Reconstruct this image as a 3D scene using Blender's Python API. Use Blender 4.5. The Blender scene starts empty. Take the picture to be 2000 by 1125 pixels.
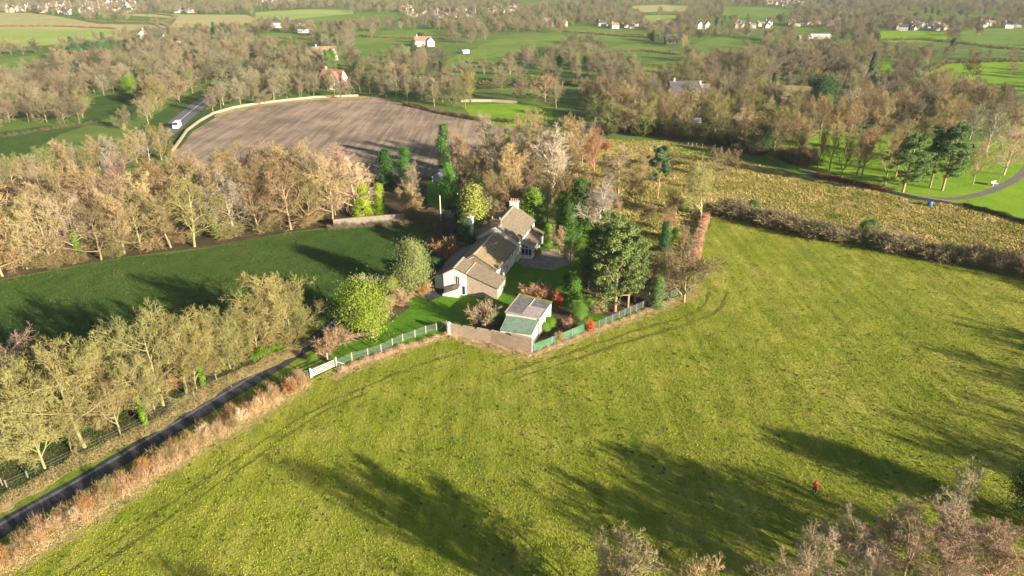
import bpy, bmesh, math, random
import numpy as np
from mathutils import Vector, Matrix

# ------------------------------------------------------------------ camera, sky, sun
SC = bpy.context.scene
COL = SC.collection
CAMH, PITCH, FPX = 58.0, math.radians(25.0), 1333.33
CP, SP = math.cos(PITCH), math.sin(PITCH)
cd = bpy.data.cameras.new("camera")
cam = bpy.data.objects.new("camera", cd)
COL.objects.link(cam)
cam.location = (0, 0, CAMH)
cam.rotation_euler = (math.radians(90) - PITCH, 0, 0)
cd.sensor_width = 36.0
cd.lens = FPX / 2000.0 * 36.0
cd.clip_end = 20000
SC.camera = cam

SUN_EL, SUN_AZ = math.radians(15.5), math.radians(51.0)     # azimuth of the sun: to the right of straight behind
world = bpy.data.worlds.new("World"); SC.world = world
world.use_nodes = True
wn = world.node_tree
bg = wn.nodes["Background"]
sky = wn.nodes.new("ShaderNodeTexSky")
sky.sky_type = 'NISHITA'; sky.sun_disc = False
sky.sun_elevation = SUN_EL
sun_dir = Vector((math.sin(SUN_AZ) * math.cos(SUN_EL), -math.cos(SUN_AZ) * math.cos(SUN_EL), math.sin(SUN_EL)))
sky.sun_rotation = math.atan2(sun_dir.x, sun_dir.y)
wn.links.new(sky.outputs[0], bg.inputs[0])
bg.inputs[1].default_value = 0.05
sl = bpy.data.lights.new("sun", 'SUN')
sl.energy = 5.0; sl.angle = math.radians(0.55); sl.color = (1.0, 0.88, 0.70)
so = bpy.data.objects.new("sun", sl); COL.objects.link(so)
so.rotation_euler = sun_dir.to_track_quat('Z', 'Y').to_euler()
so.location = (40, -40, 90)
SC.view_settings.view_transform = 'Standard'
SC.view_settings.look = 'None'
SC.view_settings.gamma = 1.0
SC.view_settings.exposure = 1.78
SC.render.film_transparent = False
try:
    SC.cycles.max_bounces = 5; SC.cycles.transparent_max_bounces = 12
    SC.cycles.volume_bounces = 0
except Exception:
    pass

# ------------------------------------------------------------------ pixel <-> ground helpers (photo pixels, 2000 x 1125)
def P(px, py, z=0.0):
    a, b = (px - 1000) / FPX, (562.5 - py) / FPX
    dy, dz = CP + b * SP, -SP + b * CP
    k = (z - CAMH) / dz
    return Vector((a * k, dy * k, z))
def proj(x, y, z=0.0):
    h = z - CAMH
    zc = y * CP - h * SP; yc = y * SP + h * CP
    return 1000 + FPX * x / zc, 562.5 - FPX * yc / zc
def top_h(base, ytop):
    b = (562.5 - ytop) / FPX
    return CAMH + base.y * (b * CP - SP) / (CP + b * SP)
def inpoly(x, y, poly):
    c = False; n = len(poly); j = n - 1
    for i in range(n):
        xi, yi = poly[i]; xj, yj = poly[j]
        if (yi > y) != (yj > y) and x < (xj - xi) * (y - yi) / (yj - yi) + xi:
            c = not c
        j = i
    return c

# ------------------------------------------------------------------ materials
def nodes_of(m):
    m.use_nodes = True
    return m.node_tree, m.node_tree.nodes["Principled BSDF"]
def ramp(nt, stops):
    r = nt.nodes.new("ShaderNodeValToRGB")
    e = r.color_ramp.elements
    e[0].position, e[0].color = stops[0][0], (*stops[0][1], 1)
    e[1].position, e[1].color = stops[-1][0], (*stops[-1][1], 1)
    for p_, c_ in stops[1:-1]:
        k = e.new(p_); k.color = (*c_, 1)
    return r
def noise(nt, scale, detail=4, rough=0.6, vec=None, dist=0.0):
    n = nt.nodes.new("ShaderNodeTexNoise")
    n.inputs["Scale"].default_value = scale; n.inputs["Detail"].default_value = detail
    n.inputs["Roughness"].default_value = rough; n.inputs["Distortion"].default_value = dist
    if vec is not None: nt.links.new(vec, n.inputs["Vector"])
    return n.outputs["Fac"]
def mixc(nt, fac, a, b, mode='MIX'):
    m = nt.nodes.new("ShaderNodeMix"); m.data_type = 'RGBA'; m.blend_type = mode
    for s, v in ((0, fac), (6, a), (7, b)):
        if hasattr(v, "node"): nt.links.new(v, m.inputs[s])
        elif s == 0: m.inputs[s].default_value = v
        else: m.inputs[s].default_value = (*v, 1)
    return m.outputs[2]
def mathn(nt, op, a, b=0.0):
    m = nt.nodes.new("ShaderNodeMath"); m.operation = op
    for s, v in ((0, a), (1, b)):
        if hasattr(v, "node"): nt.links.new(v, m.inputs[s])
        else: m.inputs[s].default_value = v
    return m.outputs[0]
def coords(nt, rot=0.0, scale=(1, 1, 1), kind="Object"):
    t = nt.nodes.new("ShaderNodeTexCoord"); mp = nt.nodes.new("ShaderNodeMapping")
    mp.inputs["Rotation"].default_value = (0, 0, rot); mp.inputs["Scale"].default_value = scale
    nt.links.new(t.outputs[kind], mp.inputs[0])
    return mp.outputs[0]
def bump(nt, bsdf, h, strength=0.5, dist=0.1):
    b = nt.nodes.new("ShaderNodeBump")
    b.inputs["Strength"].default_value = strength; b.inputs["Distance"].default_value = dist
    nt.links.new(h, b.inputs["Height"]); nt.links.new(b.outputs[0], bsdf.inputs["Normal"])
MATS = {}
def mat_ground(name, cols, big=0.03, mid=0.25, fine=2.5, bd=0.35, rot=0.0, stretch=(1, 1, 1), bfine=2.2, spots=None, streak=None):
    """mottled natural ground: cols = dark, main, light"""
    m = bpy.data.materials.new(name); nt, b = nodes_of(m)
    v = coords(nt, rot, stretch)
    n1, n2, n3 = noise(nt, big, 5, 0.6, v), noise(nt, mid, 5, 0.65, v, 0.4), noise(nt, fine, 5, 0.75, v)
    s = mathn(nt, 'ADD', mathn(nt, 'MULTIPLY', n1, 0.8), mathn(nt, 'ADD', mathn(nt, 'MULTIPLY', n2, 0.8), mathn(nt, 'MULTIPLY', n3, 1.1)))
    s = mathn(nt, 'DIVIDE', s, 2.7)
    r = ramp(nt, [(0.36, cols[0]), (0.49, cols[1]), (0.62, cols[2])])
    nt.links.new(s, r.inputs[0])
    c = r.outputs[0]
    if spots:
        n4 = noise(nt, spots[0], 4, 0.7, v, 0.6)
        k = ramp(nt, [(spots[1], (0, 0, 0)), (spots[1] + 0.05, (1, 1, 1))]); nt.links.new(n4, k.inputs[0])
        c = mixc(nt, k.outputs[0], c, spots[2])
    if streak:      # faint lines left by mowing and wheels: (angle, across, along, strength)
        n5 = noise(nt, 1.0, 3, 0.6, coords(nt, streak[0], (streak[1], streak[2], 1)), 0.3)
        k5 = ramp(nt, [(.38, tuple([1 - streak[3]] * 3)), (.6, (1 + streak[3] * .4,) * 3)]); nt.links.new(n5, k5.inputs[0])
        c = mixc(nt, 1.0, c, k5.outputs[0], 'MULTIPLY')
    nt.links.new(c, b.inputs["Base Color"])
    b.inputs["Roughness"].default_value = 0.95; b.inputs["Specular IOR Level"].default_value = 0.1
    bn = mathn(nt, 'ADD', noise(nt, bfine, 5, 0.8, v), mathn(nt, 'MULTIPLY', n2, 0.8))
    bump(nt, b, bn, 1.0, bd)
    MATS[name] = m
    return m
def mat_simple(name, col, rough=0.8, var=0.25, scale=3.0, bd=0.0, col2=None, metal=0.0):
    m = bpy.data.materials.new(name); nt, b = nodes_of(m)
    v = coords(nt)
    n = noise(nt, scale, 6, 0.7, v)
    c2 = col2 or tuple(c * (1 - var * 1.6) for c in col)
    r = ramp(nt, [(0.35, c2), (0.62, tuple(min(1, c * (1 + var * 0.3)) for c in col))]); nt.links.new(n, r.inputs[0])
    nt.links.new(r.outputs[0], b.inputs["Base Color"])
    b.inputs["Roughness"].default_value = rough; b.inputs["Metallic"].default_value = metal
    if bd: bump(nt, b, noise(nt, scale * 3, 4, 0.7, v), 1.0, bd)
    MATS[name] = m
    return m
def mat_objcol(name, sat=0.18, val=0.35, scale=0.8, rough=0.85, trans=0.0):
    """colour from the object's own colour, varied by object and through the crown (bark or leaf colour)"""
    m = bpy.data.materials.new(name); nt, b = nodes_of(m)
    oi = nt.nodes.new("ShaderNodeObjectInfo")
    v = coords(nt)
    n = noise(nt, scale, 4, 0.7, v)
    hs = nt.nodes.new("ShaderNodeHueSaturation")
    nt.links.new(oi.outputs["Color"], hs.inputs["Color"])
    hv = mathn(nt, 'ADD', mathn(nt, 'MULTIPLY', n, val * 2), 1.0 - val)
    hv = mathn(nt, 'MULTIPLY', hv, mathn(nt, 'ADD', mathn(nt, 'MULTIPLY', oi.outputs["Random"], 0.3), 0.85))
    nt.links.new(hv, hs.inputs["Value"])
    nt.links.new(mathn(nt, 'ADD', mathn(nt, 'MULTIPLY', noise(nt, scale * 2.3, 3, 0.6, v), sat), 0.5 - sat / 2), hs.inputs["Hue"]) if sat > 0.3 else None
    nt.links.new(mathn(nt, 'ADD', mathn(nt, 'MULTIPLY', noise(nt, scale * 1.7, 3, 0.6, v), 0.6), 0.75), hs.inputs["Saturation"])
    nt.links.new(hs.outputs[0], b.inputs["Base Color"])
    b.inputs["Roughness"].default_value = rough; b.inputs["Specular IOR Level"].default_value = 0.2
    MATS[name] = m
    return m
def mat_random(name, cols, scale=0.8, val=0.35):
    m = bpy.data.materials.new(name); nt, b = nodes_of(m)
    oi = nt.nodes.new("ShaderNodeObjectInfo")
    k = len(cols)
    r = ramp(nt, [(i / (k - 1), c) for i, c in enumerate(cols)])
    nt.links.new(oi.outputs["Random"], r.inputs[0])
    n = noise(nt, scale, 4, 0.7, coords(nt))
    c = mixc(nt, 1.0, r.outputs[0], (1, 1, 1), 'MULTIPLY')
    hs = nt.nodes.new("ShaderNodeHueSaturation")
    nt.links.new(c, hs.inputs["Color"])
    nt.links.new(mathn(nt, 'ADD', mathn(nt, 'MULTIPLY', n, val * 2), 1.0 - val), hs.inputs["Value"])
    nt.links.new(hs.outputs[0], b.inputs["Base Color"])
    b.inputs["Roughness"].default_value = 0.85; b.inputs["Specular IOR Level"].default_value = 0.2
    return m

BARK = mat_objcol("bark", 0.0, 0.35, 1.2)
TWIG = mat_objcol("twigs", 0.0, 0.45, 0.5)
LEAF = mat_objcol("leaves", 0.0, 0.42, 0.7)

# ------------------------------------------------------------------ mesh helpers
def fast_mesh(name, V, T, mats, mi=None, smooth=False):
    me = bpy.data.meshes.new(name)
    V = np.asarray(V, dtype=np.float32); T = np.asarray(T, dtype=np.int32)
    me.vertices.add(len(V)); me.vertices.foreach_set("co", V.ravel())
    k = T.shape[1]
    me.loops.add(T.size); me.loops.foreach_set("vertex_index", T.ravel())
    me.polygons.add(len(T)); me.polygons.foreach_set("loop_start", np.arange(0, T.size, k, dtype=np.int32))
    me.polygons.foreach_set("loop_total", np.full(len(T), k, dtype=np.int32))
    if mi is not None: me.polygons.foreach_set("material_index", np.asarray(mi, dtype=np.int32))
    if smooth: me.polygons.foreach_set("use_smooth", np.ones(len(T), dtype=bool))
    me.update(); me.validate()
    for m in mats: me.materials.append(m)
    return me
class TB:
    """collects triangles"""
    def __init__(s): s.v = []; s.t = []; s.n = 0
    def add(s, V, T):
        V = np.asarray(V, float).reshape(-1, 3); T = np.asarray(T, int).reshape(-1, 3)
        s.v.append(V); s.t.append(T + s.n); s.n += len(V)
    def mesh(s, name, mats): return fast_mesh(name, np.concatenate(s.v), np.concatenate(s.t), mats)
    def tubes(s, p0, p1, r0, r1, k=5):
        d = p1 - p0; L = np.linalg.norm(d, axis=1, keepdims=True) + 1e-9; d = d / L
        ref = np.where(np.abs(d[:, 2:3]) > 0.9, [[1., 0, 0]], [[0, 0, 1.]])
        a = np.cross(d, ref); a /= np.linalg.norm(a, axis=1, keepdims=True) + 1e-9
        b = np.cross(d, a)
        th = np.arange(k) * 2 * np.pi / k
        ring = a[:, None, :] * np.cos(th)[None, :, None] + b[:, None, :] * np.sin(th)[None, :, None]
        A = p0[:, None] + ring * np.asarray(r0).reshape(-1, 1, 1); B = p1[:, None] + ring * np.asarray(r1).reshape(-1, 1, 1)
        n = len(p0); V = np.concatenate([A, B], axis=1).reshape(-1, 3)
        base = (np.arange(n) * 2 * k)[:, None]; i = np.arange(k)[None]; j = (i + 1) % k
        T = np.stack([base + i, base + j, base + k + j], -1).reshape(-1, 3)
        T2 = np.stack([base + i, base + k + j, base + k + i], -1).reshape(-1, 3)
        s.add(V, np.concatenate([T, T2]))
    def ribbons(s, p0, p1, w, rng):
        d = p1 - p0
        side = np.cross(d, rng.normal(size=d.shape)); side /= np.linalg.norm(side, axis=1, keepdims=True) + 1e-9
        w = np.asarray(w).reshape(-1, 1)
        V = np.stack([p0 - side * w, p0 + side * w, p1], axis=1).reshape(-1, 3)
        s.add(V, np.arange(len(p0) * 3).reshape(-1, 3))
    def leaves(s, c, n, size, rng, flat=0.0):
        """small leaf-clump triangles at centres c with outward normals n"""
        m = len(c)
        nn = n + rng.normal(size=(m, 3)) * 0.6; nn /= np.linalg.norm(nn, axis=1, keepdims=True) + 1e-9
        a = np.cross(nn, rng.normal(size=(m, 3))); a /= np.linalg.norm(a, axis=1, keepdims=True) + 1e-9
        b = np.cross(nn, a); sz = size * rng.uniform(0.5, 1.3, (m, 1))
        V = np.stack([c - a * sz * .55, c + a * sz * .55, c + b * sz * 1.1], axis=1).reshape(-1, 3)
        s.add(V, np.arange(m * 3).reshape(-1, 3))
def norm(a): return a / (np.linalg.norm(a, axis=-1, keepdims=True) + 1e-9)
def grow(p, d, L, nseg, wob, up, rng):
    nodes = [p]; d = norm(d); L = np.asarray(L).reshape(-1, 1)
    for s in range(nseg):
        d = norm(d + wob * rng.normal(size=d.shape) + np.array([0, 0, up]))
        p = p + d * L / nseg; nodes.append(p)
    return np.stack(nodes, 1)
def spawn(nodes, L, R, nch, tmin, a0, a1, ratio, rng, taper=0.5, rr=0.45, tmax=1.0):
    n, k, _ = nodes.shape
    t = (np.arange(nch)[None] + rng.uniform(0, 1, (n, nch))) / nch * (tmax - tmin) + tmin
    f = t * (k - 1); i = np.minimum(f.astype(int), k - 2); u = (f - i)[..., None]
    idx = np.arange(n)[:, None]
    A, B = nodes[idx, i], nodes[idx, i + 1]
    pos = A * (1 - u) + B * u; d = norm(B - A)
    az = rng.uniform(0, 2 * np.pi, (n, 1)) + np.arange(nch)[None] * 2.399 + rng.normal(0, .4, (n, nch))
    ref = np.where(np.abs(d[..., 2:3]) > 0.93, [[[1., 0, 0]]], [[[0, 0, 1.]]])
    x = norm(np.cross(d, ref)); y = np.cross(d, x)
    perp = x * np.cos(az)[..., None] + y * np.sin(az)[..., None]
    ang = rng.uniform(a0, a1, (n, nch))[..., None]
    D = d * np.cos(ang) + perp * np.sin(ang)
    LL = np.asarray(L).reshape(-1, 1) * ratio * (1 - taper * (t - tmin) / (tmax - tmin + 1e-6)) * rng.uniform(.7, 1.2, (n, nch))
    RR = np.asarray(R).reshape(-1, 1) * rr * (1 - 0.55 * t) * rng.uniform(.8, 1.2, (n, nch))
    return pos.reshape(-1, 3), D.reshape(-1, 3), LL.ravel(), RR.ravel()
def tube_path(tb, nodes, r, k, tip=0.35):
    m = nodes.shape[1] - 1; r = np.asarray(r)
    for s in range(m):
        f0, f1 = 1 - (1 - tip) * s / m, 1 - (1 - tip) * (s + 1) / m
        tb.tubes(nodes[:, s], nodes[:, s + 1], r * f0, r * f1, k)

def bare_tree(seed, H=12.0, trunk=0.35, ang=(0.5, 1.0), nl=9, up=0.06, spread=0.62, wob=0.16, tw=0.022, dens=1.0, ivy=False):
    """a leafless tree: returns (trunk mesh, crown mesh[, ivy mesh])"""
    rng = np.random.default_rng(seed)
    A, B = TB(), TB()
    th = H * 0.8
    tn = grow(np.zeros((1, 3)), np.array([[0.03 * rng.normal(), .03 * rng.normal(), 1.]]), [th], 7, 0.07, 0.12, rng)
    R0 = H * 0.0145
    A.tubes(np.array([[0, 0, -0.3]]), tn[:, 0] + 0.0, [R0 * 1.7], [R0 * 1.25], 7)
    tube_path(A, tn, [R0 * 1.25], 7, 0.25)
    p, d, L, R = spawn(tn, [H], [R0 * 1.25], nl, trunk, ang[0], ang[1], spread, rng, 0.45, 0.62)
    n1 = grow(p, d, L, 5, wob, up, rng); tube_path(A, n1, R, 4, 0.3)
    p, d, L, R = spawn(n1, L, R, 8, 0.12, 0.4, 1.0, 0.50, rng, 0.4, 0.5)
    n2 = grow(p, d, L, 4, wob * 1.3, up, rng); tube_path(B, n2, np.maximum(R * 1.15, .036), 3, 0.4)
    p, d, L, R = spawn(n2, L, R, 6, 0.15, 0.4, 1.0, 0.55, rng, 0.3, 0.6)
    n3 = grow(p, d, L, 2, wob * 1.5, up * 1.5, rng)
    for s in (0, 1): B.tubes(n3[:, s], n3[:, s + 1], np.maximum(R * .9, .022) * (1, .7)[s], np.maximum(R * .9, .022) * (.7, .4)[s], 3)
    k = max(2, int(round(6.5 * dens)))
    p, d, L, R = spawn(n3, np.maximum(L, H * .035), R, k, 0.1, 0.3, 1.0, 0.75, rng, 0.2, 0.6)
    q = p + norm(d + np.array([0, 0, .12])) * L[:, None]
    B.ribbons(p, q, np.full(len(p), tw), rng)
    u = rng.uniform(.3, .9, (len(p), 1)); p2 = p * (1 - u) + q * u
    d2 = norm(d + rng.normal(size=d.shape) * .55); q2 = p2 + d2 * L[:, None] * .6
    B.ribbons(p2, q2, np.full(len(p), tw * .75), rng)
    # bring the height to exactly H
    top = max(q[:, 2].max(), q2[:, 2].max()); f = H / np.percentile(q[:, 2], 99.7)
    for tb in (A, B): tb.v = [v * f for v in tb.v]
    out = [A.mesh("trunk", [BARK]), B.mesh("crown", [TWIG])]
    if ivy:
        I = TB(); m = 900
        t = rng.uniform(0.0, .62, m) * 7; i = t.astype(int); uu = (t - i)[:, None]
        c = (tn[0, i] * (1 - uu) + tn[0, i + 1] * uu) * f
        n = norm(np.concatenate([rng.normal(size=(m, 2)), rng.normal(size=(m, 1)) * .3], 1))
        I.leaves(c + n * rng.uniform(.15, .65, (m, 1)) * (1.1 - t[:, None] / 9), n, 0.3, rng)
        out.append(I.mesh("ivy", [LEAF]))
    return out
def shrub(seed, H=2.5, W=2.5, stems=26, tw=0.016, dens=1.0):
    """leafless many-stemmed shrub"""
    rng = np.random.default_rng(seed); B = TB()
    a = rng.uniform(0, 2 * np.pi, stems); e = rng.uniform(0.0, 0.95, stems)
    d = np.stack([np.sin(e) * np.cos(a), np.sin(e) * np.sin(a), np.cos(e)], 1)
    p = np.stack([rng.normal(0, W * .1, stems), rng.normal(0, W * .1, stems), np.zeros(stems)], 1)
    L = H * rng.uniform(.6, 1.0, stems) * (1 - .15 * e)
    n1 = grow(p, d, L, 4, .12, .05, rng); tube_path(B, n1, np.full(stems, .03), 3, .4)
    p, d, L, R = spawn(n1, L, np.full(stems, .03), 10, .15, .3, .9, .5, rng, .5, .5)
    n2 = grow(p, d, L, 2, .2, .05, rng)
    for s in (0, 1): B.ribbons(n2[:, s], n2[:, s + 1], np.full(len(n2), tw * 1.4), rng)
    p, d, L, R = spawn(n2, L, R, max(2, int(9 * dens)), .1, .3, 1., .7, rng, .3, .5)
    q = p + d * L[:, None]; B.ribbons(p, q, np.full(len(p), tw), rng)
    V = np.concatenate(B.v); f = H / np.percentile(V[:, 2], 99.5)
    B.v = [v * f for v in B.v]
    return B.mesh("stems", [TWIG])
def evergreen(seed, kind, H=10.0, W=4.0, n=9000, size=0.34, low=.36, fl=.26):
    """returns (trunk mesh, crown mesh)"""
    rng = np.random.default_rng(seed); A, B = TB(), TB()
    R0 = H * 0.018 + .05
    tn = grow(np.zeros((1, 3)), np.array([[.02 * rng.normal(), .02 * rng.normal(), 1.]]), [H * .93], 6, .02, .1, rng)
    A.tubes(np.array([[0, 0, -.3]]), tn[:, 0] + 0., [R0 * 1.5], [R0 * 1.1], 7); tube_path(A, tn, [R0 * 1.1], 7, .2)
    if kind in ('column', 'cone', 'bush'):
        z0 = {'column': .02, 'cone': .06, 'bush': .03}[kind]
        m = {'column': 60, 'cone': 70, 'bush': 62}[kind]
        t = rng.uniform(z0, .97, m) ** (1.0 if kind != 'bush' else .8)
        prof = {'column': lambda t: np.minimum(1, (1 - t) * 2.2) ** .75 * (.75 + .25 * np.minimum(1, t * 5)),
                'cone': lambda t: (1 - t) ** .8 * .98 + .03,
                'bush': lambda t: np.sqrt(np.clip(1 - (t * 1.12 - .22) ** 2 / .82, 0.02, 1))}[kind]
        a = rng.uniform(0, 2 * np.pi, m); r = prof(t) * W / 2 * rng.uniform(.72, 1.18, m)
        # limbs end in sprays of foliage; light and dark clumps come from the gaps between sprays
        ends = np.stack([np.cos(a) * r, np.sin(a) * r, t * H + r * {'column': .5, 'cone': .1, 'bush': .35}[kind]], 1)
        start = np.stack([0 * a, 0 * a, t * H * .9], 1)
        A.tubes(start, ends * .85 + start * .15, np.full(m, .05), np.full(m, .02), 3)
        k = n // m
        u = rng.uniform(.25, 1.05, (m, k, 1)) ** .6
        c = start[:, None] * (1 - u) + ends[:, None] * u
        sig = W * {'column': .12, 'cone': .095, 'bush': .10}[kind]
        c = c + rng.normal(size=c.shape) * sig * np.array([1, 1, .75]) * (.6 + .6 * u)
        c[..., 2] = np.maximum(c[..., 2], 0.1)
        c = c.reshape(-1, 3)
        nn = norm(np.concatenate([c[:, :2], np.full((len(c), 1), .8)], 1))
        if kind == 'column': nn = norm(nn + np.array([0, 0, .2]))
        B.leaves(c, nn, size, rng)
    elif kind == 'pine':      # clouds of needles on limbs over a bare trunk
        p, d, L, R = spawn(tn, [H * .55], [R0], 30 if low < .3 else 24, low, .9, 1.45, .66, rng, .70, .4)
        L = L * W / (H * .5)
        L = L * rng.uniform(.6, 1.25, len(L)); n1 = grow(p, d, L, 4, .12, .05, rng); tube_path(A, n1, np.maximum(R, .04), 4, .35)
        p, d, L2, R2 = spawn(n1, L, R, 5, .35, .4, 1.0, .4, rng, .3, .6)
        q = p + d * L2[:, None] * .8; A.tubes(p, q, np.full(len(p), .035), np.full(len(p), .02), 3)
        m = len(q); k = max(12, n // m)
        c = (q[:, None] + rng.normal(size=(m, k, 3)) * np.array([.40, .40, fl]) * (H / 14)).reshape(-1, 3)
        nn = norm(c - np.repeat(q, k, 0) + np.array([0, 0, .5])); B.leaves(c, nn, size, rng)
    elif kind == 'spruce':    # drooping whorls
        rows = int(H * 2.2); cs = []; 
        for i in range(rows):
            t = .1 + .88 * i / rows; r = (1 - t) ** .85 * W / 2 + .1; nb = 9
            a = rng.uniform(0, 6.28) + np.arange(nb) * 6.283 / nb + rng.normal(0, .15, nb)
            rr = r * rng.uniform(.7, 1.1, nb)
            e = np.stack([np.cos(a) * rr, np.sin(a) * rr, t * H - rr * .28], 1); s0 = np.stack([0 * a, 0 * a, np.full(nb, t * H)], 1)
            A.tubes(s0, e, np.full(nb, .04), np.full(nb, .015), 3)
            k = max(4, int(n / rows / nb)); u = rng.uniform(.15, 1, (nb, k, 1)) ** .7
            c = s0[:, None] * (1 - u) + e[:, None] * u + rng.normal(size=(nb, k, 3)) * np.array([.2, .2, .1]) * (.6 + r * .25)
            cs.append(c.reshape(-1, 3))
        c = np.concatenate(cs); B.leaves(c, norm(np.concatenate([c[:, :2], np.full((len(c), 1), 1.2)], 1)), size, rng)
    return [A.mesh("trunk", [BARK]), B.mesh("crown", [LEAF])]

# ------------------------------------------------------------------ scene object helpers
ORD = ("first second third fourth fifth sixth seventh eighth ninth tenth eleventh twelfth thirteenth fourteenth fifteenth sixteenth "
       "seventeenth eighteenth nineteenth twentieth").split()
ORD += ["twenty-" + o for o in ORD[:9]] + ["thirtieth"] + ["thirty-" + o for o in ORD[:9]] + ["fortieth"] + ["forty-" + o for o in ORD[:9]]
def tag(o, label=None, cat=None, group=None, kind=None):
    if label: o["label"] = label
    if cat: o["category"] = cat
    if group: o["group"] = group
    if kind: o["kind"] = kind
    return o
def empty(name, loc, rz=0.0, sc=1.0):
    o = bpy.data.objects.new(name, None); COL.objects.link(o)
    o.location = loc; o.rotation_euler = (0, 0, rz)
    o.scale = (sc, sc, sc) if not hasattr(sc, "__len__") else sc
    o.empty_display_size = 0.5
    return o
def meshobj(name, me, parent=None, color=None):
    o = bpy.data.objects.new(name, me); COL.objects.link(o)
    if parent is not None: o.parent = parent
    if color: o.color = (*color, 1)
    return o
def copy_thing(src, loc, rz, sc):
    r = src.copy(); COL.objects.link(r); r.location = loc; r.rotation_euler = (0, 0, rz); r.scale = sc
    for ch in list(src.children):
        c = ch.copy(); COL.objects.link(c); c.parent = r
        for g in list(ch.children):
            q = g.copy(); COL.objects.link(q); q.parent = c
    return r
class BM:
    """box / prism builder -> one mesh object"""
    def __init__(s): s.v = []; s.f = []
    def quadbox(s, base4, top4):
        n = len(s.v); s.v += [tuple(p) for p in base4] + [tuple(p) for p in top4]; k = len(base4)
        s.f += [tuple(n + i for i in reversed(range(k))), tuple(n + k + i for i in range(k))]
        s.f += [(n + i, n + (i + 1) % k, n + k + (i + 1) % k, n + k + i) for i in range(k)]
        return s
    def box(s, x0, x1, y0, y1, z0, z1):
        return s.quadbox([(x0, y0, z0), (x1, y0, z0), (x1, y1, z0), (x0, y1, z0)], [(x0, y0, z1), (x1, y0, z1), (x1, y1, z1), (x0, y1, z1)])
    def bar(s, a, b, w, h=None):
        a, b = Vector(a), Vector(b); h = h or w; d = (b - a).normalized()
        ref = Vector((0, 0, 1)) if abs(d.z) < .9 else Vector((1, 0, 0))
        x = d.cross(ref).normalized() * w / 2; y = x.normalized().cross(d).normalized() * h / 2
        q = [-x - y, x - y, x + y, -x + y]
        return s.quadbox([a + k for k in q], [b + k for k in q])
    def poly(s, pts):
        n = len(s.v); s.v += [tuple(p) for p in pts]; s.f.append(tuple(range(n, n + len(pts)))); return s
    def slab(s, pts, t):
        """thin plate: pts is the top outline, t its thickness downwards"""
        return s.quadbox([(p[0], p[1], p[2] - t) for p in pts], pts)
    def cyl(s, c, r, h, k=12, r2=None):
        r2 = r if r2 is None else r2
        return s.quadbox([(c[0] + r * math.cos(i * 6.2832 / k), c[1] + r * math.sin(i * 6.2832 / k), c[2]) for i in range(k)],
                         [(c[0] + r2 * math.cos(i * 6.2832 / k), c[1] + r2 * math.sin(i * 6.2832 / k), c[2] + h) for i in range(k)])
    def obj(s, name, m, parent=None, bevel=0.0):
        me = bpy.data.meshes.new(name); me.from_pydata(s.v, [], s.f); me.update()
        b = bmesh.new(); b.from_mesh(me); bmesh.ops.recalc_face_normals(b, faces=b.faces)
        if bevel: bmesh.ops.bevel(b, geom=list(b.edges), offset=bevel, segments=1, affect='EDGES')
        b.to_mesh(me); b.free()
        me.materials.append(m)
        return meshobj(name, me, parent)
# ------------------------------------------------------------------ ground, fields, lane
rnd = random.Random(5)
def patch(name, poly, m, z, jit=0.4, seg=4.0, kind="structure"):
    """a sheet of ground whose outline (photo pixels) gets an uneven natural edge"""
    pts = [P(x, y) for x, y in poly]; out = []
    n = len(pts)
    for i in range(n):
        a, b = pts[i], pts[(i + 1) % n]; L = (b - a).length; far = 1 + a.y / 150
        k = max(1, min(40, int(L / (seg * far))))
        nx = Vector((-(b - a).y, (b - a).x, 0)).normalized()
        for j in range(k):
            q = a.lerp(b, j / k) + nx * rnd.uniform(-1, 1) * jit * far * (0 if j == 0 else 1)
            out.append((q.x, q.y, z))
    me = bpy.data.meshes.new(name); me.from_pydata(out, [], [tuple(range(len(out)))])
    b = bmesh.new(); b.from_mesh(me); bmesh.ops.triangulate(b, faces=b.faces)
    bmesh.ops.recalc_face_normals(b, faces=b.faces)
    if b.faces[0].normal.z < 0: bmesh.ops.reverse_faces(b, faces=b.faces)
    b.to_mesh(me); b.free(); me.materials.append(m)
    o = meshobj(name, me); tag(o, kind=kind)
    return o
def strip_pts(line, w):
    """left and right edges (world) of a band of width w along a pixel polyline"""
    pts = [P(x, y) for x, y in line]; sm = []
    for i in range(len(pts) - 1):
        for j in range(6): 
            p0, p1, p2, p3 = pts[max(i - 1, 0)], pts[i], pts[i + 1], pts[min(i + 2, len(pts) - 1)]
            t = j / 6
            sm.append(0.5 * ((2 * p1) + (p2 - p0) * t + (2 * p0 - 5 * p1 + 4 * p2 - p3) * t * t + (3 * p1 - p0 - 3 * p2 + p3) * t ** 3))
    sm.append(pts[-1]); L, R = [], []
    for i, p in enumerate(sm):
        d = (sm[min(i + 1, len(sm) - 1)] - sm[max(i - 1, 0)]).normalized(); nx = Vector((-d.y, d.x, 0))
        L.append(p + nx * w / 2); R.append(p - nx * w / 2)
    return sm, L, R
def strip(name, line, w, m, z, kind="structure", jit=0.0, offset=0.0):
    sm, L, R = strip_pts(line, w); V, F = [], []
    for i in range(len(sm)):
        o = (L[i] - R[i]).normalized() * offset
        a, b = L[i] + o * 1.0 + (L[i] - R[i]).normalized() * rnd.uniform(-jit, jit), R[i] + o + (L[i] - R[i]).normalized() * rnd.uniform(-jit, jit)
        V += [(a.x, a.y, z), (b.x, b.y, z)]
        if i: F.append((2 * i - 2, 2 * i - 1, 2 * i + 1, 2 * i))
    me = bpy.data.meshes.new(name); me.from_pydata(V, [], F)
    me.update(); me.materials.append(m)
    o = meshobj(name, me); tag(o, kind=kind)
    return o

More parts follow.
